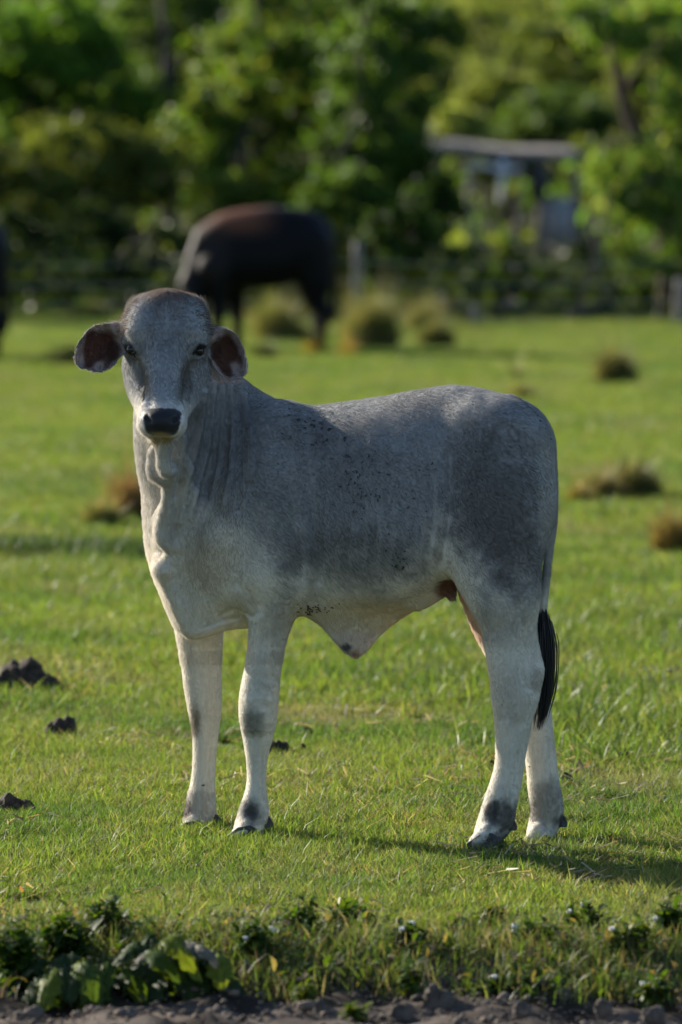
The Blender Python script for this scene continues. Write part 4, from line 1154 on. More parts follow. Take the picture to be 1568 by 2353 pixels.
    nt.links.new(ms.outputs[0], nt.nodes["Material Output"].inputs["Surface"])
    cu.materials.append(hm_)
    ho = link("hair_coat", cu, root)
    tag(ho, kind="stuff")

    # brown curly tufts at both sides of the poll, and chin whiskers
    M2 = (pv > 675) & (pv < 770) & (np.abs(pu - 384) > 62) & (np.abs(pu - 384) < 116) & (P[:, 1] > 14.60)
    M3 = (pv < 700) & (np.abs(pu - 384) < 90)
    ch = (pv > 985) & (pv < 1022) & (np.abs(pu - 372) < 42) & (P[:, 1] < 14.56)
    pick = np.concatenate([rs.permutation(np.nonzero(M2)[0])[:900], rs.permutation(np.nonzero(M3)[0])[:700], rs.permutation(np.nonzero(ch)[0])[:90]])
    n2 = len(pick); kind2 = np.concatenate([np.zeros(min(900, M2.sum())), np.ones(min(700, M3.sum())), np.full(min(90, ch.sum()), 2)])
    b0 = P[pick]; nn = Nn[pick]; Ls = np.where(kind2 == 0, rs.uniform(.005, .026, n2) * rs.uniform(.5, 1, n2), np.where(kind2 == 1, rs.uniform(.006, .014, n2), rs.uniform(.008, .018, n2)))
    outw = np.stack([np.sign(pu[pick] - 384) * .9, np.zeros(n2), np.where(kind2 == 2, -.8, .35)], 1); outw[kind2 == 1] *= .4
    ph = rs.rand(n2) * 6.28; K = 6; PP = [b0]
    for k_ in range(1, K):
        t_ = k_ / (K - 1)
        curl = np.stack([np.cos(ph + t_ * 4), np.sin(ph + t_ * 4), np.sin(ph * 2 + t_ * 3)], 1) * (Ls * .22 * t_)[:, None]
        PP.append(b0 + (nn * .5 + outw * (.3 + .5 * t_) + np.array((0, .35, -.7)) * t_) * (Ls * t_)[:, None] + curl)
    c2 = bpy.data.hair_curves.new("poll_hair"); c2.add_curves([K] * n2)
    c2.position_data.foreach_set("vector", (np.stack(PP, 1) - o0).reshape(-1).astype(np.float32))
    r2_ = c2.attributes.get("radius") or c2.attributes.new("radius", 'FLOAT', 'POINT')
    r2_.data.foreach_set("value", np.tile(np.linspace(.00034, .00008, K), n2).astype(np.float32))
    cc = np.where((kind2 == 0)[:, None], (.13, .085, .055), np.where((kind2 == 1)[:, None], (.24, .19, .15), (.6, .55, .45))) * rs.uniform(.5, 1.5, n2)[:, None]
    c2.attributes.new("coat", 'FLOAT_COLOR', 'CURVE').data.foreach_set("color", np.hstack([cc, np.ones((n2, 1))]).astype(np.float32).ravel())
    c2.materials.append(hm_)
    tag(link("poll_hair", c2, root), kind="stuff")
    # eyes
    em, nt, b = mat("calf_eye"); b.inputs["Base Color"].default_value = (.012, .008, .007, 1); b.inputs["Roughness"].default_value = .18
    import bmesh
    for uu, vv in ((303, 804), (456, 806)):
        p = F.front(uu, vv)
        if p is None: continue
        bm = bmesh.new(); bmesh.ops.create_uvsphere(bm, u_segments=24, v_segments=16, radius=.0150)
        for f in bm.faces: f.smooth = True
        m_ = bpy.data.meshes.new("eye"); bm.to_mesh(m_); bm.free(); m_.materials.append(em)
        link("eye", m_, root, loc=tuple(p + np.array((0, .0085, 0)) - o0))
    # hooves (two claws each) and dew claws
    hf = simple_mat("calf_hoof", (.03, .028, .028), (.075, .07, .065), 60, .5, .3, .001)
    def claw(name, u0, v0, Y0, ln, wd, ht):
        c = W(u0, v0, Y0)
        prof = [(.55, 0, 1.0), (.35, .0, 1.0), (-.55, 0, .55), (-.62, .35, .5), (-.2, .85, .75), (.3, 1, .8), (.55, .75, .9)]
        Vv = []
        for s_ in (-1, 1):
            for x, z, w_ in prof: Vv.append((x * ln, s_ * wd * w_ * .5, z * ht))
        Vv = np.array(Vv); n_ = len(prof)
        bm = bmesh.new(); vs = [bm.verts.new(q) for q in Vv]
        bm.faces.new(vs[:n_][::-1] if False else vs[:n_]); bm.faces.new(vs[n_:][::-1])
        for i in range(n_):
            j = (i + 1) % n_; bm.faces.new((vs[i], vs[i + n_], vs[j + n_], vs[j]))
        bmesh.ops.recalc_face_normals(bm, faces=bm.faces)
        bmesh.ops.bevel(bm, geom=list(bm.edges), offset=.004, segments=3, profile=.6, affect='EDGES')
        for f in bm.faces: f.smooth = True
        m_ = bpy.data.meshes.new(name); bm.to_mesh(m_); bm.free(); m_.materials.append(hf)
        link(name, m_, root, loc=tuple(c - o0))
    for uu, vv, yy in ((552, 1934, 14.655), (562, 1932, 14.738), (432, 1922, 14.885), (446, 1922, 14.968),
                       (1104, 1952, 14.385), (1118, 1953, 14.465), (1228, 1955, 14.625), (1246, 1955, 14.708)):
        claw("hoof", uu + 6, vv, yy, .068, .052, .045)
    for uu, vv, yy in ((617, 1893, 14.70), (499, 1890, 14.93), (1178, 1900, 14.43), (1294, 1892, 14.67)):
        claw("dew_claw", uu, vv + 8, yy, -.020, .030, .034)
    # tail switch
    rs = np.random.RandomState(5)
    n = 420; Vs = []; Fs = []
    cl = [(1249, 1392, 4), (1250, 1430, 11), (1254, 1480, 15), (1255, 1540, 14), (1251, 1590, 14), (1243, 1640, 11), (1236, 1682, 8)]
    cl = np.array(cl, float)
    for i in range(n):
        ax, ay = rs.randn(2) * .62; r_ = math.hypot(ax, ay); wob = rs.randn() * 2.2
        end = rs.uniform(.72, 1.0) if rs.rand() < .8 else rs.uniform(.4, .8); st = rs.uniform(0, .3)
        ts = np.linspace(st, end, 9); q = []
        for k_, t_ in enumerate(ts):
            x = t_ * (len(cl) - 1); j = min(int(x), len(cl) - 2); f_ = x - j
            c_ = cl[j] * (1 - f_) + cl[j + 1] * f_
            q.append(W(c_[0] + ax * c_[2] + wob * math.sin(t_ * 5 + i), c_[1], 14.49 + ay * c_[2] * .001))
        q = np.array(q)
        wds = .0016 * np.array([.7, 1, 1, 1, 1, .9, .8, .5, .1])
        a = rs.rand() * 6.28; sv = np.array((math.cos(a), math.sin(a), 0)); sw = np.array((-math.sin(a), math.cos(a), 0))
        b0 = len(Vs)
        for k_ in range(9):
            for dd in (sv, -sv * .5 + sw * .87, -sv * .5 - sw * .87): Vs.append(q[k_] + dd * wds[k_])
        for k_ in range(8):
            for m_ in range(3):
                A = b0 + k_ * 3 + m_; B = b0 + k_ * 3 + (m_ + 1) % 3; Fs.append((A, B, B + 3, A + 3))
    sw_m, nt, b = mat("switch_hair"); b.inputs["Base Color"].default_value = (.012, .012, .015, 1); b.inputs["Roughness"].default_value = .5
    link("tail_switch", np_mesh("tail_switch", np.array(Vs) - o0, np.array(Fs), sw_m), root)
    # flies resting on the hide
    fly_m, nt, b = mat("fly_black"); b.inputs["Base Color"].default_value = (.012, .012, .013, 1); b.inputs["Roughness"].default_value = .4
    bm = bmesh.new()
    bmesh.ops.create_uvsphere(bm, u_segments=8, v_segments=6, radius=1)
    bmesh.ops.scale(bm, vec=(.0034, .0016, .0015), verts=bm.verts)
    for sx, rr_ in ((-.0042, .0012),):
        r_ = bmesh.ops.create_icosphere(bm, subdivisions=1, radius=rr_); bmesh.ops.translate(bm, vec=(sx, 0, 0), verts=r_['verts'])
    for sy in (-1, 1):
        w0 = [bm.verts.new(q) for q in ((-.001, sy * .0003, .0014), (.004, sy * .0032, .0018), (.0058, sy * .0018, .0019), (.0045, sy * .0004, .0018))]
        bm.faces.new(w0)
        for lx in (-.0018, 0, .0018):
            l0 = [bm.verts.new(q) for q in ((lx, sy * .0012, 0), (lx + .0004, sy * .0012, 0), (lx + .0008, sy * .0036, -.0014), (lx + .0004, sy * .0036, -.0014))]
            bm.faces.new(l0)
    fm = bpy.data.meshes.new("fly"); bm.to_mesh(fm); bm.free(); fm.materials.append(fly_m)
    rs = np.random.RandomState(11); nf = 0
    groups = [((720, 975), (34, 26), 34, "small black fly on the calf's grey hide just behind the shoulder", "flies behind the shoulder"),
              ((820, 1010), (60, 26), 8, "small black fly on the calf's grey hide just behind the shoulder", "flies behind the shoulder"),
              ((832, 1085), (26, 34), 26, "small black fly on the middle of the calf's ribs", "flies on the ribs"),
              ((825, 1140), (38, 22), 16, "small black fly on the middle of the calf's ribs", "flies on the ribs"),
              ((905, 1160), (60, 50), 14, "small black fly on the middle of the calf's ribs", "flies on the ribs"),
              ((905, 1290), (20, 18), 16, "small black fly low on the calf's flank above the belly line", "flies low on the flank"),
              ((1030, 1050), (60, 50), 6, "small black fly on the middle of the calf's ribs", "flies on the ribs"),
              ((712, 1402), (14, 8), 22, "small black fly on the cream belly behind the calf's elbow", "flies under the belly"),
              ((745, 1398), (26, 7), 9, "small black fly on the cream belly behind the calf's elbow", "flies under the belly")]
    def add_fly(p, nrm, lab, grp):
        f_ = link("fly", fm, None, loc=tuple(p))
        z = Vector(nrm); f_.rotation_euler = z.to_track_quat('Z', 'Y').to_euler()
        f_.rotation_euler.rotate_axis('Z', rs.rand() * 6.28)
        s_ = rs.uniform(.45, .95); f_.scale = (s_, s_, s_)
        tag(f_, lab, "fly", grp)
    for (cu_, cv_), (su, sv_), k_, lab, grp in groups:
        for _ in range(k_):
            uu = cu_ + rs.randn() * su; vv = cv_ + rs.randn() * sv_
            d2 = (u - uu) ** 2 + (v - vv) ** 2 + np.where(N[:, 1] < -.1, 0, 1e6)
            j = d2.argmin()
            if d2[j] > 30: continue
            add_fly(V[j] + N[j] * .0035, N[j], lab, grp)
    for i in range(26):
        t_ = i / 25.; uu = np.interp(t_, (0, .4, 1), (1196, 1232, 1263)); vv = np.interp(t_, (0, .4, 1), (918, 952, 1010))
        d2 = (u - uu) ** 2 + (v - vv) ** 2; j = d2.argmin()
        add_fly(V[j] + N[j] * .003, N[j], "small black fly in the row along the calf's tail head", "flies along the tail head")
    for nm, uu, vv in (("lone fly on the inner side of the calf's far hind leg", 1219, 1760), ("lone fly above the fetlock of the calf's far foreleg", 467, 1803)):
        d2 = (u - uu) ** 2 + (v - vv) ** 2 + np.where((N[:, 1] < -.1) & (V[:, 1] > 14.56), 0, 1e6); j = d2.argmin()
        add_fly(V[j] + N[j] * .003, N[j], nm, "lone flies on the calf's legs")
    return F

calf_field = build_calf()
# ------------------------------------------------------------------ black cows in the distance
def build_cow():
    Y0 = 51.7; F = Field((W(405, 900, Y0)[0], 50.6, -.05), (W(790, 900, Y0)[0], 52.9, 1.5), .017)
    F.loft([(452, 540, 630, Y0, .12), (475, 506, 655, Y0, .22), (510, 488, 668, Y0, .28), (560, 479, 662, Y0, .33), (620, 473, 664, Y0, .36), (680, 477, 650, Y0, .34), (725, 487, 630, Y0, .30), (752, 505, 600, Y0, .20), (766, 530, 580, Y0, .08)], k=.06, sig=.06)
    F.chain([(485, 560, Y0, 42), (455, 600, Y0 - .1, 30), (440, 660, Y0 - .2, 24)], k=.08)
    F.chain([(437, 655, Y0 - .2, 27), (442, 700, Y0 - .25, 24), (450, 745, Y0 - .3, 20), (455, 785, Y0 - .33, 15)], k=.05)
    F.chain([(430, 668, Y0 - .36, 5), (422, 685, Y0 - .42, 9), (420, 700, Y0 - .42, 5)], k=.03)
    F.chain([(455, 668, Y0 - .02, 5), (465, 685, Y0 + .04, 9), (466, 700, Y0 + .04, 5)], k=.03)
    for pts in ([(490, 620, Y0 - .2, 42), (500, 680, Y0 - .2, 24), (500, 730, Y0 - .2, 15), (500, 780, Y0 - .2, 11), (497, 812, Y0 - .2, 13)],
                [(520, 620, Y0 + .2, 42), (540, 690, Y0 + .2, 22), (545, 730, Y0 + .2, 14), (547, 780, Y0 + .2, 11), (545, 806, Y0 + .2, 13)],
                [(715, 570, Y0 - .18, 52), (725, 640, Y0 - .18, 40), (728, 690, Y0 - .18, 22), (742, 715, Y0 - .18, 18), (740, 770, Y0 - .18, 12), (736, 812, Y0 - .18, 13)],
                [(715, 570, Y0 + .18, 50), (712, 640, Y0 + .18, 38), (720, 690, Y0 + .18, 20), (732, 715, Y0 + .18, 16), (728, 770, Y0 + .18, 11), (724, 806, Y0 + .18, 12)]):
        F.chain(pts, k=.06)
    F.chain([(758, 520, Y0, 7), (766, 560, Y0, 5), (768, 640, Y0, 4), (766, 700, Y0, 8), (764, 740, Y0, 6)], k=.03)
    V, Q, N = F.mesh(2)
    u, v = uv_of(V)
    C = np.tile((.007, .0065, .0075), (len(V), 1)).astype(float)
    m = sstep(660, 560, u) * sstep(555, 505, v + (560 - u) * .0) * sstep(445, 470, u)
    C = C * (1 - m[:, None]) + np.array((.14, .055, .030)) * m[:, None]
    m = np.clip(sstep(60, 20, np.hypot((u - 485), (v - 580) * .6)) + sstep(450, 436, u), 0, 1) * .8
    C = C * (1 - m[:, None]) + np.array((.022, .016, .014)) * m[:, None]
    c0 = W(600, 815, Y0); o0 = np.array((c0[0], Y0, 0.))
    root = link("cow", None, loc=tuple(o0)); tag(root, "black cow with a russet back grazing near the fence, head down", "cow", "black cows at the back of the pasture")
    m_, nt, b = mat("black_hide"); at = nd(nt, "ShaderNodeAttribute", attribute_name="coat"); nt.links.new(at.outputs["Color"], b.inputs["Base Color"])
    b.inputs["Roughness"].default_value = .6; b.inputs["Specular IOR Level"].default_value = .12
    link("body", np_mesh("cow_body", V - o0, Q, m_, attrs={"coat": C}), root)
    import bmesh
    hf = simple_mat("cow_hoof", (.02, .02, .02), (.05, .045, .04), 40, .5)
    for uu, vv, dy in ((497, 815, -.2), (545, 809, .2), (736, 815, -.18), (724, 809, .18)):
        p = W(uu, vv, Y0 + dy) - o0
        V2, F2 = tubes([[(p[0] - .01, p[1], p[2] - .02, .075), (p[0], p[1], p[2] + .03, .068), (p[0], p[1], p[2] + .07, .05)]], 10)
        link("hoof", np_mesh("hoof", V2, fix_tri(F2), hf), root)
    for uu, vv, dy in ((452, 722, -.40), (455, 722, -.14)):
        bm = bmesh.new(); bmesh.ops.create_uvsphere(bm, u_segments=12, v_segments=8, radius=.03)
        e = bpy.data.meshes.new("eye"); bm.to_mesh(e); bm.free(); e.materials.append(hf)
        link("eye", e, root, loc=tuple(W(uu, vv, Y0 + dy) - o0))
    r2 = root.copy(); scene.collection.objects.link(r2)
    for ch in [o for o in scene.objects if o.parent == root]:
        c = ch.copy(); scene.collection.objects.link(c); c.parent = r2
    p = W(-160, 842, 48.8); r2.location = (p[0] - (W(600, 815, Y0)[0] - c0[0]) , 48.8, 0); r2.rotation_euler = (0, 0, .12)
    r2["label"] = "second black cow, only its rump showing at the left edge"
build_cow()

# ------------------------------------------------------------------ dung heaps, clods, stones
dung_m = simple_mat("dung", (.022, .016, .012), (.080, .056, .040), 45, .85, .9, .006)
clod_m = simple_mat("soil_clod", (.05, .040, .033), (.15, .125, .105), 25, .95, .9, .008)
import bmesh
def lump(name, u_, vb, wu, hu, lab, cat, group, m_, seed=0, Yt=None, lumps=5, zoff=0.0, peaks=None):
    Yt = Yt or 22875. / (vb - 373); rs = np.random.RandomState(seed + int(u_) + int(vb) + 3)
    c = W(u_, vb, Yt); gz = float(ground_z(c[0], Yt)); R = RU(wu / 2, Yt); H = RU(hu, Yt) + (.022 if name == 'dung_pat' else .008)
    bm = bmesh.new()
    pk = peaks or [(rs.uniform(-.55, .55), rs.uniform(.45, 1.0)) for _ in range(lumps)]
    V = []; Fq = []; Ft = []; nv = 0
    for fx, fh in pk:
        r_ = bmesh.ops.create_icosphere(bm, subdivisions=4, radius=1)
        rr = R * rs.uniform(.46, .62)
        for q in r_['verts']: q.co = (q.co.x * rr + fx * R, q.co.y * rr * .9 + rs.uniform(-1, 1) * 0, math.copysign(abs(q.co.z) ** .62, q.co.z) * H * fh)
    me = bpy.data.meshes.new(name); bm.to_mesh(me); bm.free()
    n = len(me.vertices); co = np.zeros(n * 3, np.float32); me.vertices.foreach_get("co", co); P = co.reshape(-1, 3).astype(float)
    s_ = max(R * .22, .006)
    d = (vnoise(P + 7 + seed, s_) - .5) * R * .24 + (vnoise(P + 3, s_ * .4) - .5) * R * .12 + (vnoise(P + 3, s_ * .18) - .5) * R * .04
    nr = P - P.mean(0); nr /= np.linalg.norm(nr, axis=1)[:, None] + 1e-9
    P += nr * d[:, None]
    me.vertices.foreach_set("co", P.astype(np.float32).ravel()); me.materials.append(m_); me.update()
    for p_ in me.polygons: p_.use_smooth = True
    o = link(name, me, loc=(c[0], Yt, gz + zoff)); tag(o, lab, cat, group)
DG = "dung pats in the grass"
for a in ((55, 1590, 165, 62, "largest dark dung heap at the left edge, with a peaked top"), (137, 1702, 74, 40, "knobbly black dung pat below the largest heap"),
          (32, 1878, 100, 34, "grey-black dung pat cut by the left edge, level with the hooves"), (408, 1618, 34, 12, "small dung pat beside the calf's far foreleg"),
          (640, 1742, 52, 20, "dung pat just right of the calf's near foreleg"), (704, 1743, 40, 14, "flat brown dung crumbs right of the foreleg pat"),
          (708, 1700, 28, 14, "small reddish dung lump above the crumbs"), (820, 1604, 26, 16, "small black dung lump under the calf's belly"),
          (1300, 1812, 36, 14, "black dung lump right of the calf's hind hoofs"), (1432, 1760, 34, 20, "brown dung lump on the right, above the shadow"),
          (1292, 1550, 34, 14, "dark dung lump just right of the tail switch"), (1488, 1588, 30, 12, "brown dung lump at the foot of the thistle"),
          (1398, 1652, 22, 10, "tiny dung lump on the right near the white twig"), (145, 966, 66, 14, "flat dark dung pat far back on the left"),
          (1126, 1782, 26, 12, "dark dung lump touching the near hind leg"), (1550, 1560, 44, 14, "dung lump near the right edge behind the thistle")):
    lump("dung_pat", a[0], a[1], a[2], a[3], a[4], "dung", DG, dung_m, peaks=[(-.25, .9), (.15, 1.0), (-.6, .5), (.55, .55), (.0, .7)] if a[2] > 100 else None)
lump("bare_mound", 50, 1424, 150, 12, "low pale bare-earth mound at the left edge", "mound", None, clod_m, lumps=6)
CG = "clods and stones on the track"
for i, (uu, vv, wu, hu, lab) in enumerate(((930, 2338, 95, 34, "big brown clod at the bottom centre"), (1010, 2305, 70, 40, "dark clod behind the big brown one"), (740, 2320, 40, 22, "small pale clod left of centre at the bottom"),
        (650, 2335, 46, 14, "flat pale stone under the broad-leaved plant"), (300, 2335, 90, 16, "wide grey clod at the bottom left"), (220, 2325, 50, 14, "grey clod left of the wide one"),
        (1205, 2322, 50, 16, "pale flat clod right of the low herb"), (1390, 2318, 50, 18, "pale clod below the white flowers"), (1500, 2335, 60, 16, "grey clod at the bottom right"),
        (60, 2335, 80, 16, "grey clod in the bottom left corner"), (500, 2330, 60, 12, "thin grey clod under the big leaves' right end"), (1300, 2290, 40, 16, "small clod on the bank face, right side"),
        (1100, 2275, 40, 18, "brown clod on the bank beside the bent stalk"), (560, 2255, 40, 20, "brown clod at the right end of the big leaves"), (860, 2265, 50, 16, "clod under the bank lip in the middle"))):
    Yt = 1.80 * 13072 / (vv - 373)
    lump("clod", uu, vv, wu, hu, lab, "clod", CG, clod_m, seed=i, Yt=Yt, lumps=4)

# ------------------------------------------------------------------ plants along the bank
stem_m = simple_mat("plant_stem", (.05, .07, .02), (.11, .12, .05), 30, .6)
herb_m = leaf_mat("herb_leaf", rough=.55, trans=.4, spec=.2, tcol=(1.7, 1.6, .4))
def leafy_sheet(V, F, C, base, dirn, up, L, wd, col, fold=.25, droop=.4, ns=6, wav=.0, rs=None):
    """one broad leaf with a midrib fold"""
    b0 = len(V); side = np.cross(dirn, up); side /= np.linalg.norm(side) + 1e-9
    for i in range(ns + 1):
        t = i / ns; w_ = wd * math.sin(math.pi * min(.98, t * .93 + .05)) ** .8 * .5
        c = base + dirn * L * t + up * (L * (.35 * t - droop * t * t))
        wv = (rs.randn() * wav * wd) if rs is not None else 0
        V += [c - side * w_ + up * fold * w_, c + up * wv * .5, c + side * w_ + up * (fold * w_ + wv)]
        C += [col, col * .9, col]
    for i in range(ns):
        for k in (0, 1):
            a = b0 + i * 3 + k; F.append((a, a + 1, a + 4, a + 3))
def broad_plant():
    rs = np.random.RandomState(21); Yc = 12.34
    x0 = W(305, 2290, Yc)[0]; o0 = np.array((x0, Yc, float(ground_z(x0, Yc))))
    root = link("broad_leaved_plant", None, loc=tuple(o0)); tag(root, "big dark clump of drooping broad toothed leaves at the foot of the bank", "plant")
    def top(x):       # the mound's outline, metres above the soil
        return float(np.interp(x, (-.235, -.19, -.13, -.05, 0, .06, .13, .19, .235), (.0, .075, .095, .075, .10, .135, .14, .10, .0)))
    kinds = [((.035, .062, .018), 44), ((.13, .17, .02), 7), ((.060, .10, .018), 12), ((.15, .145, .11), 5)]
    grey = leaf_mat("dry_leaf", rough=.7, trans=.2, spec=.2, tcol=(1.1, 1.05, .9))
    for ki, (col, cnt) in enumerate(kinds):
        for c_ in range(cnt):
            x = rs.uniform(-.21, .21); h = top(x); z = h * (rs.uniform(.35, 1.0) if ki == 0 else rs.uniform(.6, 1.05)); y = rs.uniform(-.09, .05) - (.04 if ki else 0)
            V = []; F = []; C = []
            az = rs.uniform(-2.9, -.3); d = np.array((math.cos(az), math.sin(az), rs.uniform(-.5, .15))); d /= np.linalg.norm(d)
            up = np.array((0, 0, 1.)) - d * d[2]; up /= np.linalg.norm(up); L = rs.uniform(.06, .105); wd = L * rs.uniform(.55, .8)
            sd_ = np.cross(d, up); n1, n2 = 9, 8
            for a in range(n1 + 1):
                s_ = a / n1; w_ = wd * math.sin(math.pi * min(.97, .08 + s_ * .9)) ** .75 * (1 + .16 * (-1) ** a)
                c = np.array((x, y, z)) + d * L * s_ + up * L * (.25 * s_ - .95 * s_ * s_)
                for k in range(n2 + 1):
                    q = k / n2 - .5
                    V.append(c + sd_ * q * w_ + up * (-abs(q) ** 1.5 * w_ * .7 + .004 * math.sin(k * 2.4 + a * 1.1 + c_)) + rs.randn(3) * .0012)
                    C.append(np.array(col) * (1.35 if k == n2 // 2 else 1.0) * (.9 + .2 * rs.rand()))
            F = [(a * (n2 + 1) + k, a * (n2 + 1) + k + 1, (a + 1) * (n2 + 1) + k + 1, (a + 1) * (n2 + 1) + k) for a in range(n1) for k in range(n2)]
            lf = link("leaf", np_mesh("leaf", np.array(V), np.array(F), grey if ki == 3 else herb_m, attrs={"tint": np.array(C)}), root)
            if ki == 3: lf["label"] = "dry grey curled leaf"
    st = [[(rs.uniform(-.12, .12), .03, -.02, .004), (x, 0, top(x) * .6, .0035), (x, -.03, top(x) * .95, .002)] for x in rs.uniform(-.2, .2, 16)]
    Vs, Fs = tubes(st, 6); link("stems", np_mesh("stems", Vs, fix_tri(Fs), stem_m), root)
broad_plant()
def herb(u_, vb, wu, hu, lab, cols, n=26, seed=0, Yt=None, flowers=0, leafL=.035, name="herb", group="weeds on the bank", fcol=(.75, .74, .68)):
    Yt = Yt or 22875. / (vb - 373); rs = np.random.RandomState(seed + int(u_))
    c = W(u_, vb, Yt); gz = float(ground_z(c[0], Yt)); o0 = np.array((c[0], Yt, gz)); R = RU(wu / 2, Yt); H = RU(hu, Yt)
    V = []; F = []; C = []; stems = []; heads = []
    for i in range(n):
        a = rs.rand() * 6.28; r_ = rs.rand() ** .6 * R; h = H * rs.uniform(.5, 1.05) * (1 - .35 * r_ / R)
        tip = np.array((math.cos(a) * r_, math.sin(a) * r_ * .7, h)); b = np.array((tip[0] * .35, tip[1] * .35, -.01))
        mid = (b + tip) / 2 + np.array((0, 0, h * .18))
        stems.append([(*b, .0022), (*mid, .0018), (*tip, .001)])
        for k in range(7):
            t = rs.uniform(.25, 1); p = b * (1 - t) ** 2 + 2 * mid * t * (1 - t) + tip * t * t
            d = rs.randn(3) * (1, 1, .5); d /= np.linalg.norm(d); up = np.array((0, 0, 1.)) - d * d[2]
            up /= np.linalg.norm(up)
            leafy_sheet(V, F, C, p, d, up, leafL * rs.uniform(.6, 1.3), leafL * rs.uniform(.4, .6), np.array(cols[rs.randint(len(cols))]) * rs.uniform(.75, 1.25), rs=rs, wav=.1, ns=4)
        if i < flowers: heads.append(tip)
    root = link(name, None, loc=tuple(o0)); tag(root, lab, "plant", group)
    link("foliage", np_mesh("foliage", np.array(V), np.array(F), herb_m, attrs={"tint": np.array(C)}), root)
    Vs, Fs = tubes(stems, 5); link("stems", np_mesh("stems", Vs, fix_tri(Fs), stem_m), root)
    for p in heads:
        bm = bmesh.new(); r = bmesh.ops.create_icosphere(bm, subdivisions=2, radius=rs.uniform(.006, .010))
        for q in r['verts']: q.co.z *= .7; q.co *= 1 + .25 * math.sin(q.co.x * 900)
        me = bpy.data.meshes.new("flower_head"); bm.to_mesh(me); bm.free(); me.materials.append(flower_m)
        link("flower_head", me, root, loc=tuple(p + np.array((0, 0, .004))))
flower_m = simple_mat("white_flower", (.60, .59, .52), (.78, .77, .70), 60, .7)
HB = [(.05, .10, .015), (.075, .13, .02), (.035, .075, .012)]
HY = [(.12, .15, .02), (.075, .12, .02)]
hs = [(40, 2235, 120, 160, "dense dark herb clump at the far left of the bank", HB, 40, 0), (150, 2215, 130, 140, "dense dark herb clump left of the broad leaves", HB, 40, 0), (250, 2190, 120, 120, "leafy herb clump behind the broad leaves", HB, 34, 0),
      (590, 2210, 110, 100, "green herb clump right of the broad leaves with two white blooms", HB + HY, 34, 2), (690, 2190, 120, 110, "tangled herb clump left of centre on the bank lip", HB, 34, 0), (800, 2190, 110, 80, "herb clump at the centre of the bank lip", HB, 30, 1),
      (930, 2215, 120, 70, "herb clump with pale buds at the centre right", HB, 30, 3), (1050, 2190, 90, 60, "small herb clump behind the bent yellow stalk", HB, 22, 1), (1130, 2235, 80, 60, "yellow-green herb under the bent yellow stalk", HY, 22, 0),
      (1230, 2225, 110, 80, "bright herb clump right of the stalk", HB + HY, 30, 2), (1340, 2210, 120, 90, "herb clump with pale buds right of centre", HB + HY, 30, 3), (1450, 2200, 110, 100, "herb clump below the dry forked twig", HB + HY, 30, 2),
      (1545, 2230, 90, 120, "dark herb clump at the right edge of the bank", HB, 34, 1), (940, 2300, 46, 84, "single upright green herb standing on the track", HY + HB, 14, 0), (820, 2352, 60, 40, "light green seedling at the bottom centre", HY, 10, 0),
      (700, 2310, 26, 50, "thin yellow-green seedling on the track", HY, 6, 0), (1195, 2290, 60, 60, "low herb on the bank foot, right half", HY + HB, 16, 1), (1130, 2290, 60, 40, "low herb with two white flowers at the bank foot", HB, 12, 2),
      (1500, 2310, 90, 50, "herb with two bright white flowers at the bottom right", HY + HB, 16, 2), (30, 2290, 60, 40, "small herb on the track at the far left", HB, 10, 0)]
for i, (uu, vv, wu, hu, lab, cols, n, fl) in enumerate(hs):
    herb(uu, vv, wu, hu, lab, cols, n, i, Yt=(12.5 + .45 * ((i * 37) % 11) / 11 - .12 * (uu < 300) if vv < 2240 else 1.81 * 13072 / (vv - 373)), flowers=fl, leafL=.030 + .012 * (i < 2))
# bent stalk, forked dry twigs, thistle
def stick(name, lab, cat, paths, Yt, m_, group=None):
    o0 = W(paths[0][0][0], paths[0][0][1], Yt)
    V, F = tubes([[(*(W(a, b, Yt + (d if len(r) else 0)) - o0), RU(r[0], Yt)) for a, b, d, *r in p] for p in paths], 7)
    tag(link(name, np_mesh(name, V, fix_tri(F), m_), loc=tuple(o0)), lab, cat, group)
straw_m = simple_mat("straw", (.28, .24, .08), (.42, .34, .14), 20, .7)
dark_twig = simple_mat("dark_twig", (.05, .038, .03), (.12, .09, .07), 30, .9)
stick("bent_stalk", "yellow bent straw stalk leaning over the bank", "stalk", [[(1075, 2215, 0, 5), (1105, 2195, -.01, 5.5), (1155, 2165, -.03, 3)]], 12.75, straw_m)
stick("forked_twig", "dry dark forked twig standing in the grass at the lower right", "twig", [[(1358, 2190, 0, 5), (1352, 2140, 0, 4.5), (1350, 2100, 0, 4), (1345, 2080, 0, 3)], [(1352, 2135, 0, 4), (1370, 2120, .02, 3.2), (1405, 2108, .03, 2.4)], [(1351, 2142, 0, 3.4), (1325, 2128, -.02, 2.8), (1312, 2100, -.02, 2)], [(1350, 2105, 0, 3), (1362, 2092, .02, 2.4)]], 12.95, dark_twig)
stick("bent_twig", "thin bent dark twig rising near the right edge", "twig", [[(1505, 2190, 0, 7), (1512, 2150, 0, 5), (1528, 2110, .01, 3.4), (1534, 2075, .01, 2.6)]], 12.95, dark_twig)
stick("white_twig", "short pale splinter standing upright right of the hind legs", "twig", [[(1368, 1645, 0, 2.2), (1370, 1625, 0, 2.6), (1371, 1608, 0, 1.2)]], 17.9, simple_mat("pale_splinter", (.6, .58, .5), (.75, .72, .65), 30, .7))
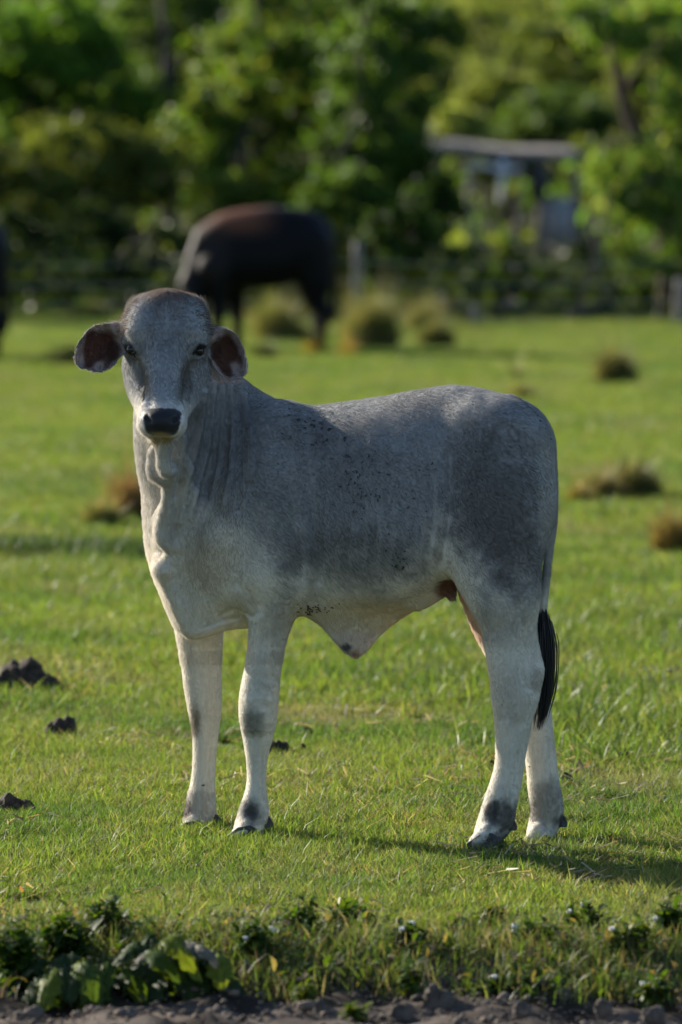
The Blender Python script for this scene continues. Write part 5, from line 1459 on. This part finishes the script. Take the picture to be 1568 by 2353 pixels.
stick("thistle", "sprawling pale dry thistle on the right side of the pasture", "thistle", [[(1520, 1590, 0, 3), (1500, 1560, 0, 2.4), (1480, 1532, 0, 2)], [(1508, 1572, 0, 2), (1490, 1562, 0, 1.5), (1478, 1555, .02, 1.4)], [(1503, 1560, 0, 2), (1508, 1545, 0, 1.6), (1500, 1530, 0, 1.2)], [(1520, 1590, 0, 3), (1530, 1570, 0, 3), (1526, 1545, 0, 2.4), (1545, 1535, .02, 2)], [(1530, 1575, 0, 2.4), (1550, 1565, .02, 2), (1562, 1550, .03, 1.4)]], 18.8, simple_mat("thistle_stem", (.10, .13, .06), (.38, .38, .27), 14, .8))
# longer grass: the lip of the bank and a belt coloured as a shadow band farther back
def belt(name, lab, cells, n, hmin, hmax, w, cols, seed):
    rs = np.random.RandomState(seed)
    k = rs.randint(0, len(cells), n); c = np.array(cells, float)[k]
    x = c[:, 0] + rs.randn(n) * c[:, 2]; y = c[:, 1] + rs.randn(n) * c[:, 3]
    z = ground_z(x, y) - .01
    C = np.array(cols)[rs.randint(0, len(cols), n)] * rs.uniform(.75, 1.3, n)[:, None]
    V, F4, F3, C = blades(rs, np.stack([x, y, z], 1), rs.uniform(hmin, hmax, n), w * rs.uniform(.6, 1.2, n), rs.rand(n) * 6.28, rs.uniform(.1, .9, n), C, 3)
    o = link(name, np_mesh(name, V, [F4, F3], tuft_mat, smooth=False, attrs={"tint": C}), loc=(0, 0, 0)); tag(o, lab, kind="stuff")
belt("bank_grass", "ragged longer grass along the lip of the bank", [(x, float(edge_y(x)) + .10, .12, .10) for x in np.arange(-2.6, 2.7, .1)] + [(x, float(edge_y(x)) - .12, .14, .09) for x in np.arange(-2.6, 2.7, .1)], 30000, .025, .095, .0038, list(GREENS) + [(.25, .22, .12), (.16, .13, .08)], 4)
belt("shadow_band_grass", "darker taller grass belt crossing behind the calf's chest", [(x, 25.3, .3, .14) for x in np.arange(-3.4, -.6, .1)], 9000, .06, .13, .008, G_DARK + [(.04, .08, .02)], 5)  # dark greens paint in the shadow of a low ledge
belt("dark_grass_patch", "patches of taller green grass behind the calf", [(W(a, b, 22875. / (b - 373))[0], 22875. / (b - 373), .25, .5) for a, b in ((960, 1415), (1490, 1420), (1200, 1500), (120, 1050), (60, 1330), (1330, 1480), (1050, 1560), (1500, 1690), (200, 1130), (1380, 990))], 16000, .04, .11, .008, list(GREENS), 6)

# low matted weeds filling the bank face
def bank_weeds():
    rs = np.random.RandomState(31); V = []; F = []; C = []
    for i in range(13000):
        x = rs.uniform(-2.7, 2.7); e = float(edge_y(x)); y = e + rs.randn() * .19 - .06
        if y < 12.24 or g_noise(np.array([x]), np.array([y]), .10, 8)[0] > (.12 if x < -.2 else -.02): continue
        z = float(ground_z(x, y)) + rs.rand() ** 1.5 * .055
        d = rs.randn(3) * (1, 1, .6); d /= np.linalg.norm(d); up = np.array((0, 0, 1.)) - d * d[2]; up /= np.linalg.norm(up)
        q = rs.rand(); col = np.array((.055, .10, .018) if q < .55 else (.10, .15, .025) if q < .75 else (.20, .16, .10)) * rs.uniform(.7, 1.3)
        leafy_sheet(V, F, C, np.array((x, y, z)), d, up, rs.uniform(.018, .040), rs.uniform(.008, .018), col, rs=rs, wav=.1, ns=3)
    o = link("bank_weeds", np_mesh("bank_weeds", np.array(V), np.array(F), herb_m, attrs={"tint": np.array(C)})); tag(o, "low matted weeds covering the little bank", kind="stuff")
bank_weeds()

# crumbs of soil and grit on the bank foot and the track
def crumbs():
    rs = np.random.RandomState(41)
    bm = bmesh.new(); bmesh.ops.create_icosphere(bm, subdivisions=1, radius=1); t = [tuple(q.co) for q in bm.verts]; f = [[q.index for q in fc.verts] for fc in bm.faces]; bm.free()
    t = np.array(t); f = np.array(f); V = []; F = []; C = []
    for i in range(7000):
        x = rs.uniform(-2.3, 2.3); y = rs.uniform(11.4, 12.55)
        if y > float(edge_y(x)) - .12: continue
        s = .0022 + .007 * rs.rand() ** 4 + (.012 * rs.rand() if rs.rand() < .03 else 0)
        z = float(ground_z(x, y)) + float(g_noise(np.array([x]), np.array([y]), .30)[0] * .05 + g_noise(np.array([x]), np.array([y]), .10, 9)[0] * .05)
        q = t * rs.uniform(.6, 1.3, t.shape) * s * np.array((1.2, 1, .75))
        F.append(f + len(V) * len(t)); V.append(q + np.array((x, y, z + s * .2))); C.append(np.tile(np.array((.12, .092, .072)) * rs.uniform(.35, 1.7), (len(t), 1)))
    m_, nt, b = mat("soil_crumb"); at = nd(nt, "ShaderNodeAttribute", attribute_name="tint"); nt.links.new(at.outputs["Color"], b.inputs["Base Color"]); b.inputs["Roughness"].default_value = .95
    o = link("soil_crumbs", np_mesh("soil_crumbs", np.concatenate(V), np.concatenate(F), m_, smooth=False, attrs={"tint": np.concatenate(C)})); tag(o, "crumbs of soil and grit on the track", kind="stuff")
    # dry litter and small soil crumbs between the grass blades
crumbs()
def litter():
    rs = np.random.RandomState(43); n = 9000
    y = rs.uniform(12.7, 20, n); x = rs.uniform(-1, 1, n) * (y * .066 + .9); z = ground_z(x, y) + rs.uniform(.005, .03, n)
    keep = g_noise(x, y, .5, 12) > .05; x, y, z = x[keep], y[keep], z[keep]; n = len(x)
    a = rs.rand(n) * 6.28; L = rs.uniform(.01, .035, n); w = rs.uniform(.0015, .004, n)
    d = np.stack([np.cos(a), np.sin(a), rs.randn(n) * .35], 1) * L[:, None]; s = np.stack([-np.sin(a), np.cos(a), rs.randn(n) * .5], 1) * w[:, None]; P = np.stack([x, y, z], 1)
    V = np.stack([P - d - s, P + d - s * .4, P + d + s * .4, P - d + s], 1).reshape(-1, 3)
    cs = np.array([(.42, .36, .22), (.30, .24, .14), (.16, .11, .07), (.50, .46, .34), (.36, .16, .05)])[rs.choice(5, n, p=(.3, .3, .2, .15, .05))]
    o = link("dry_litter", np_mesh("dry_litter", V, np.arange(4 * n).reshape(-1, 4), tuft_mat, smooth=False, attrs={"tint": np.repeat(cs, 4, 0)})); tag(o, "dry straw and dead leaf bits lying in the grass", kind="stuff")
litter()
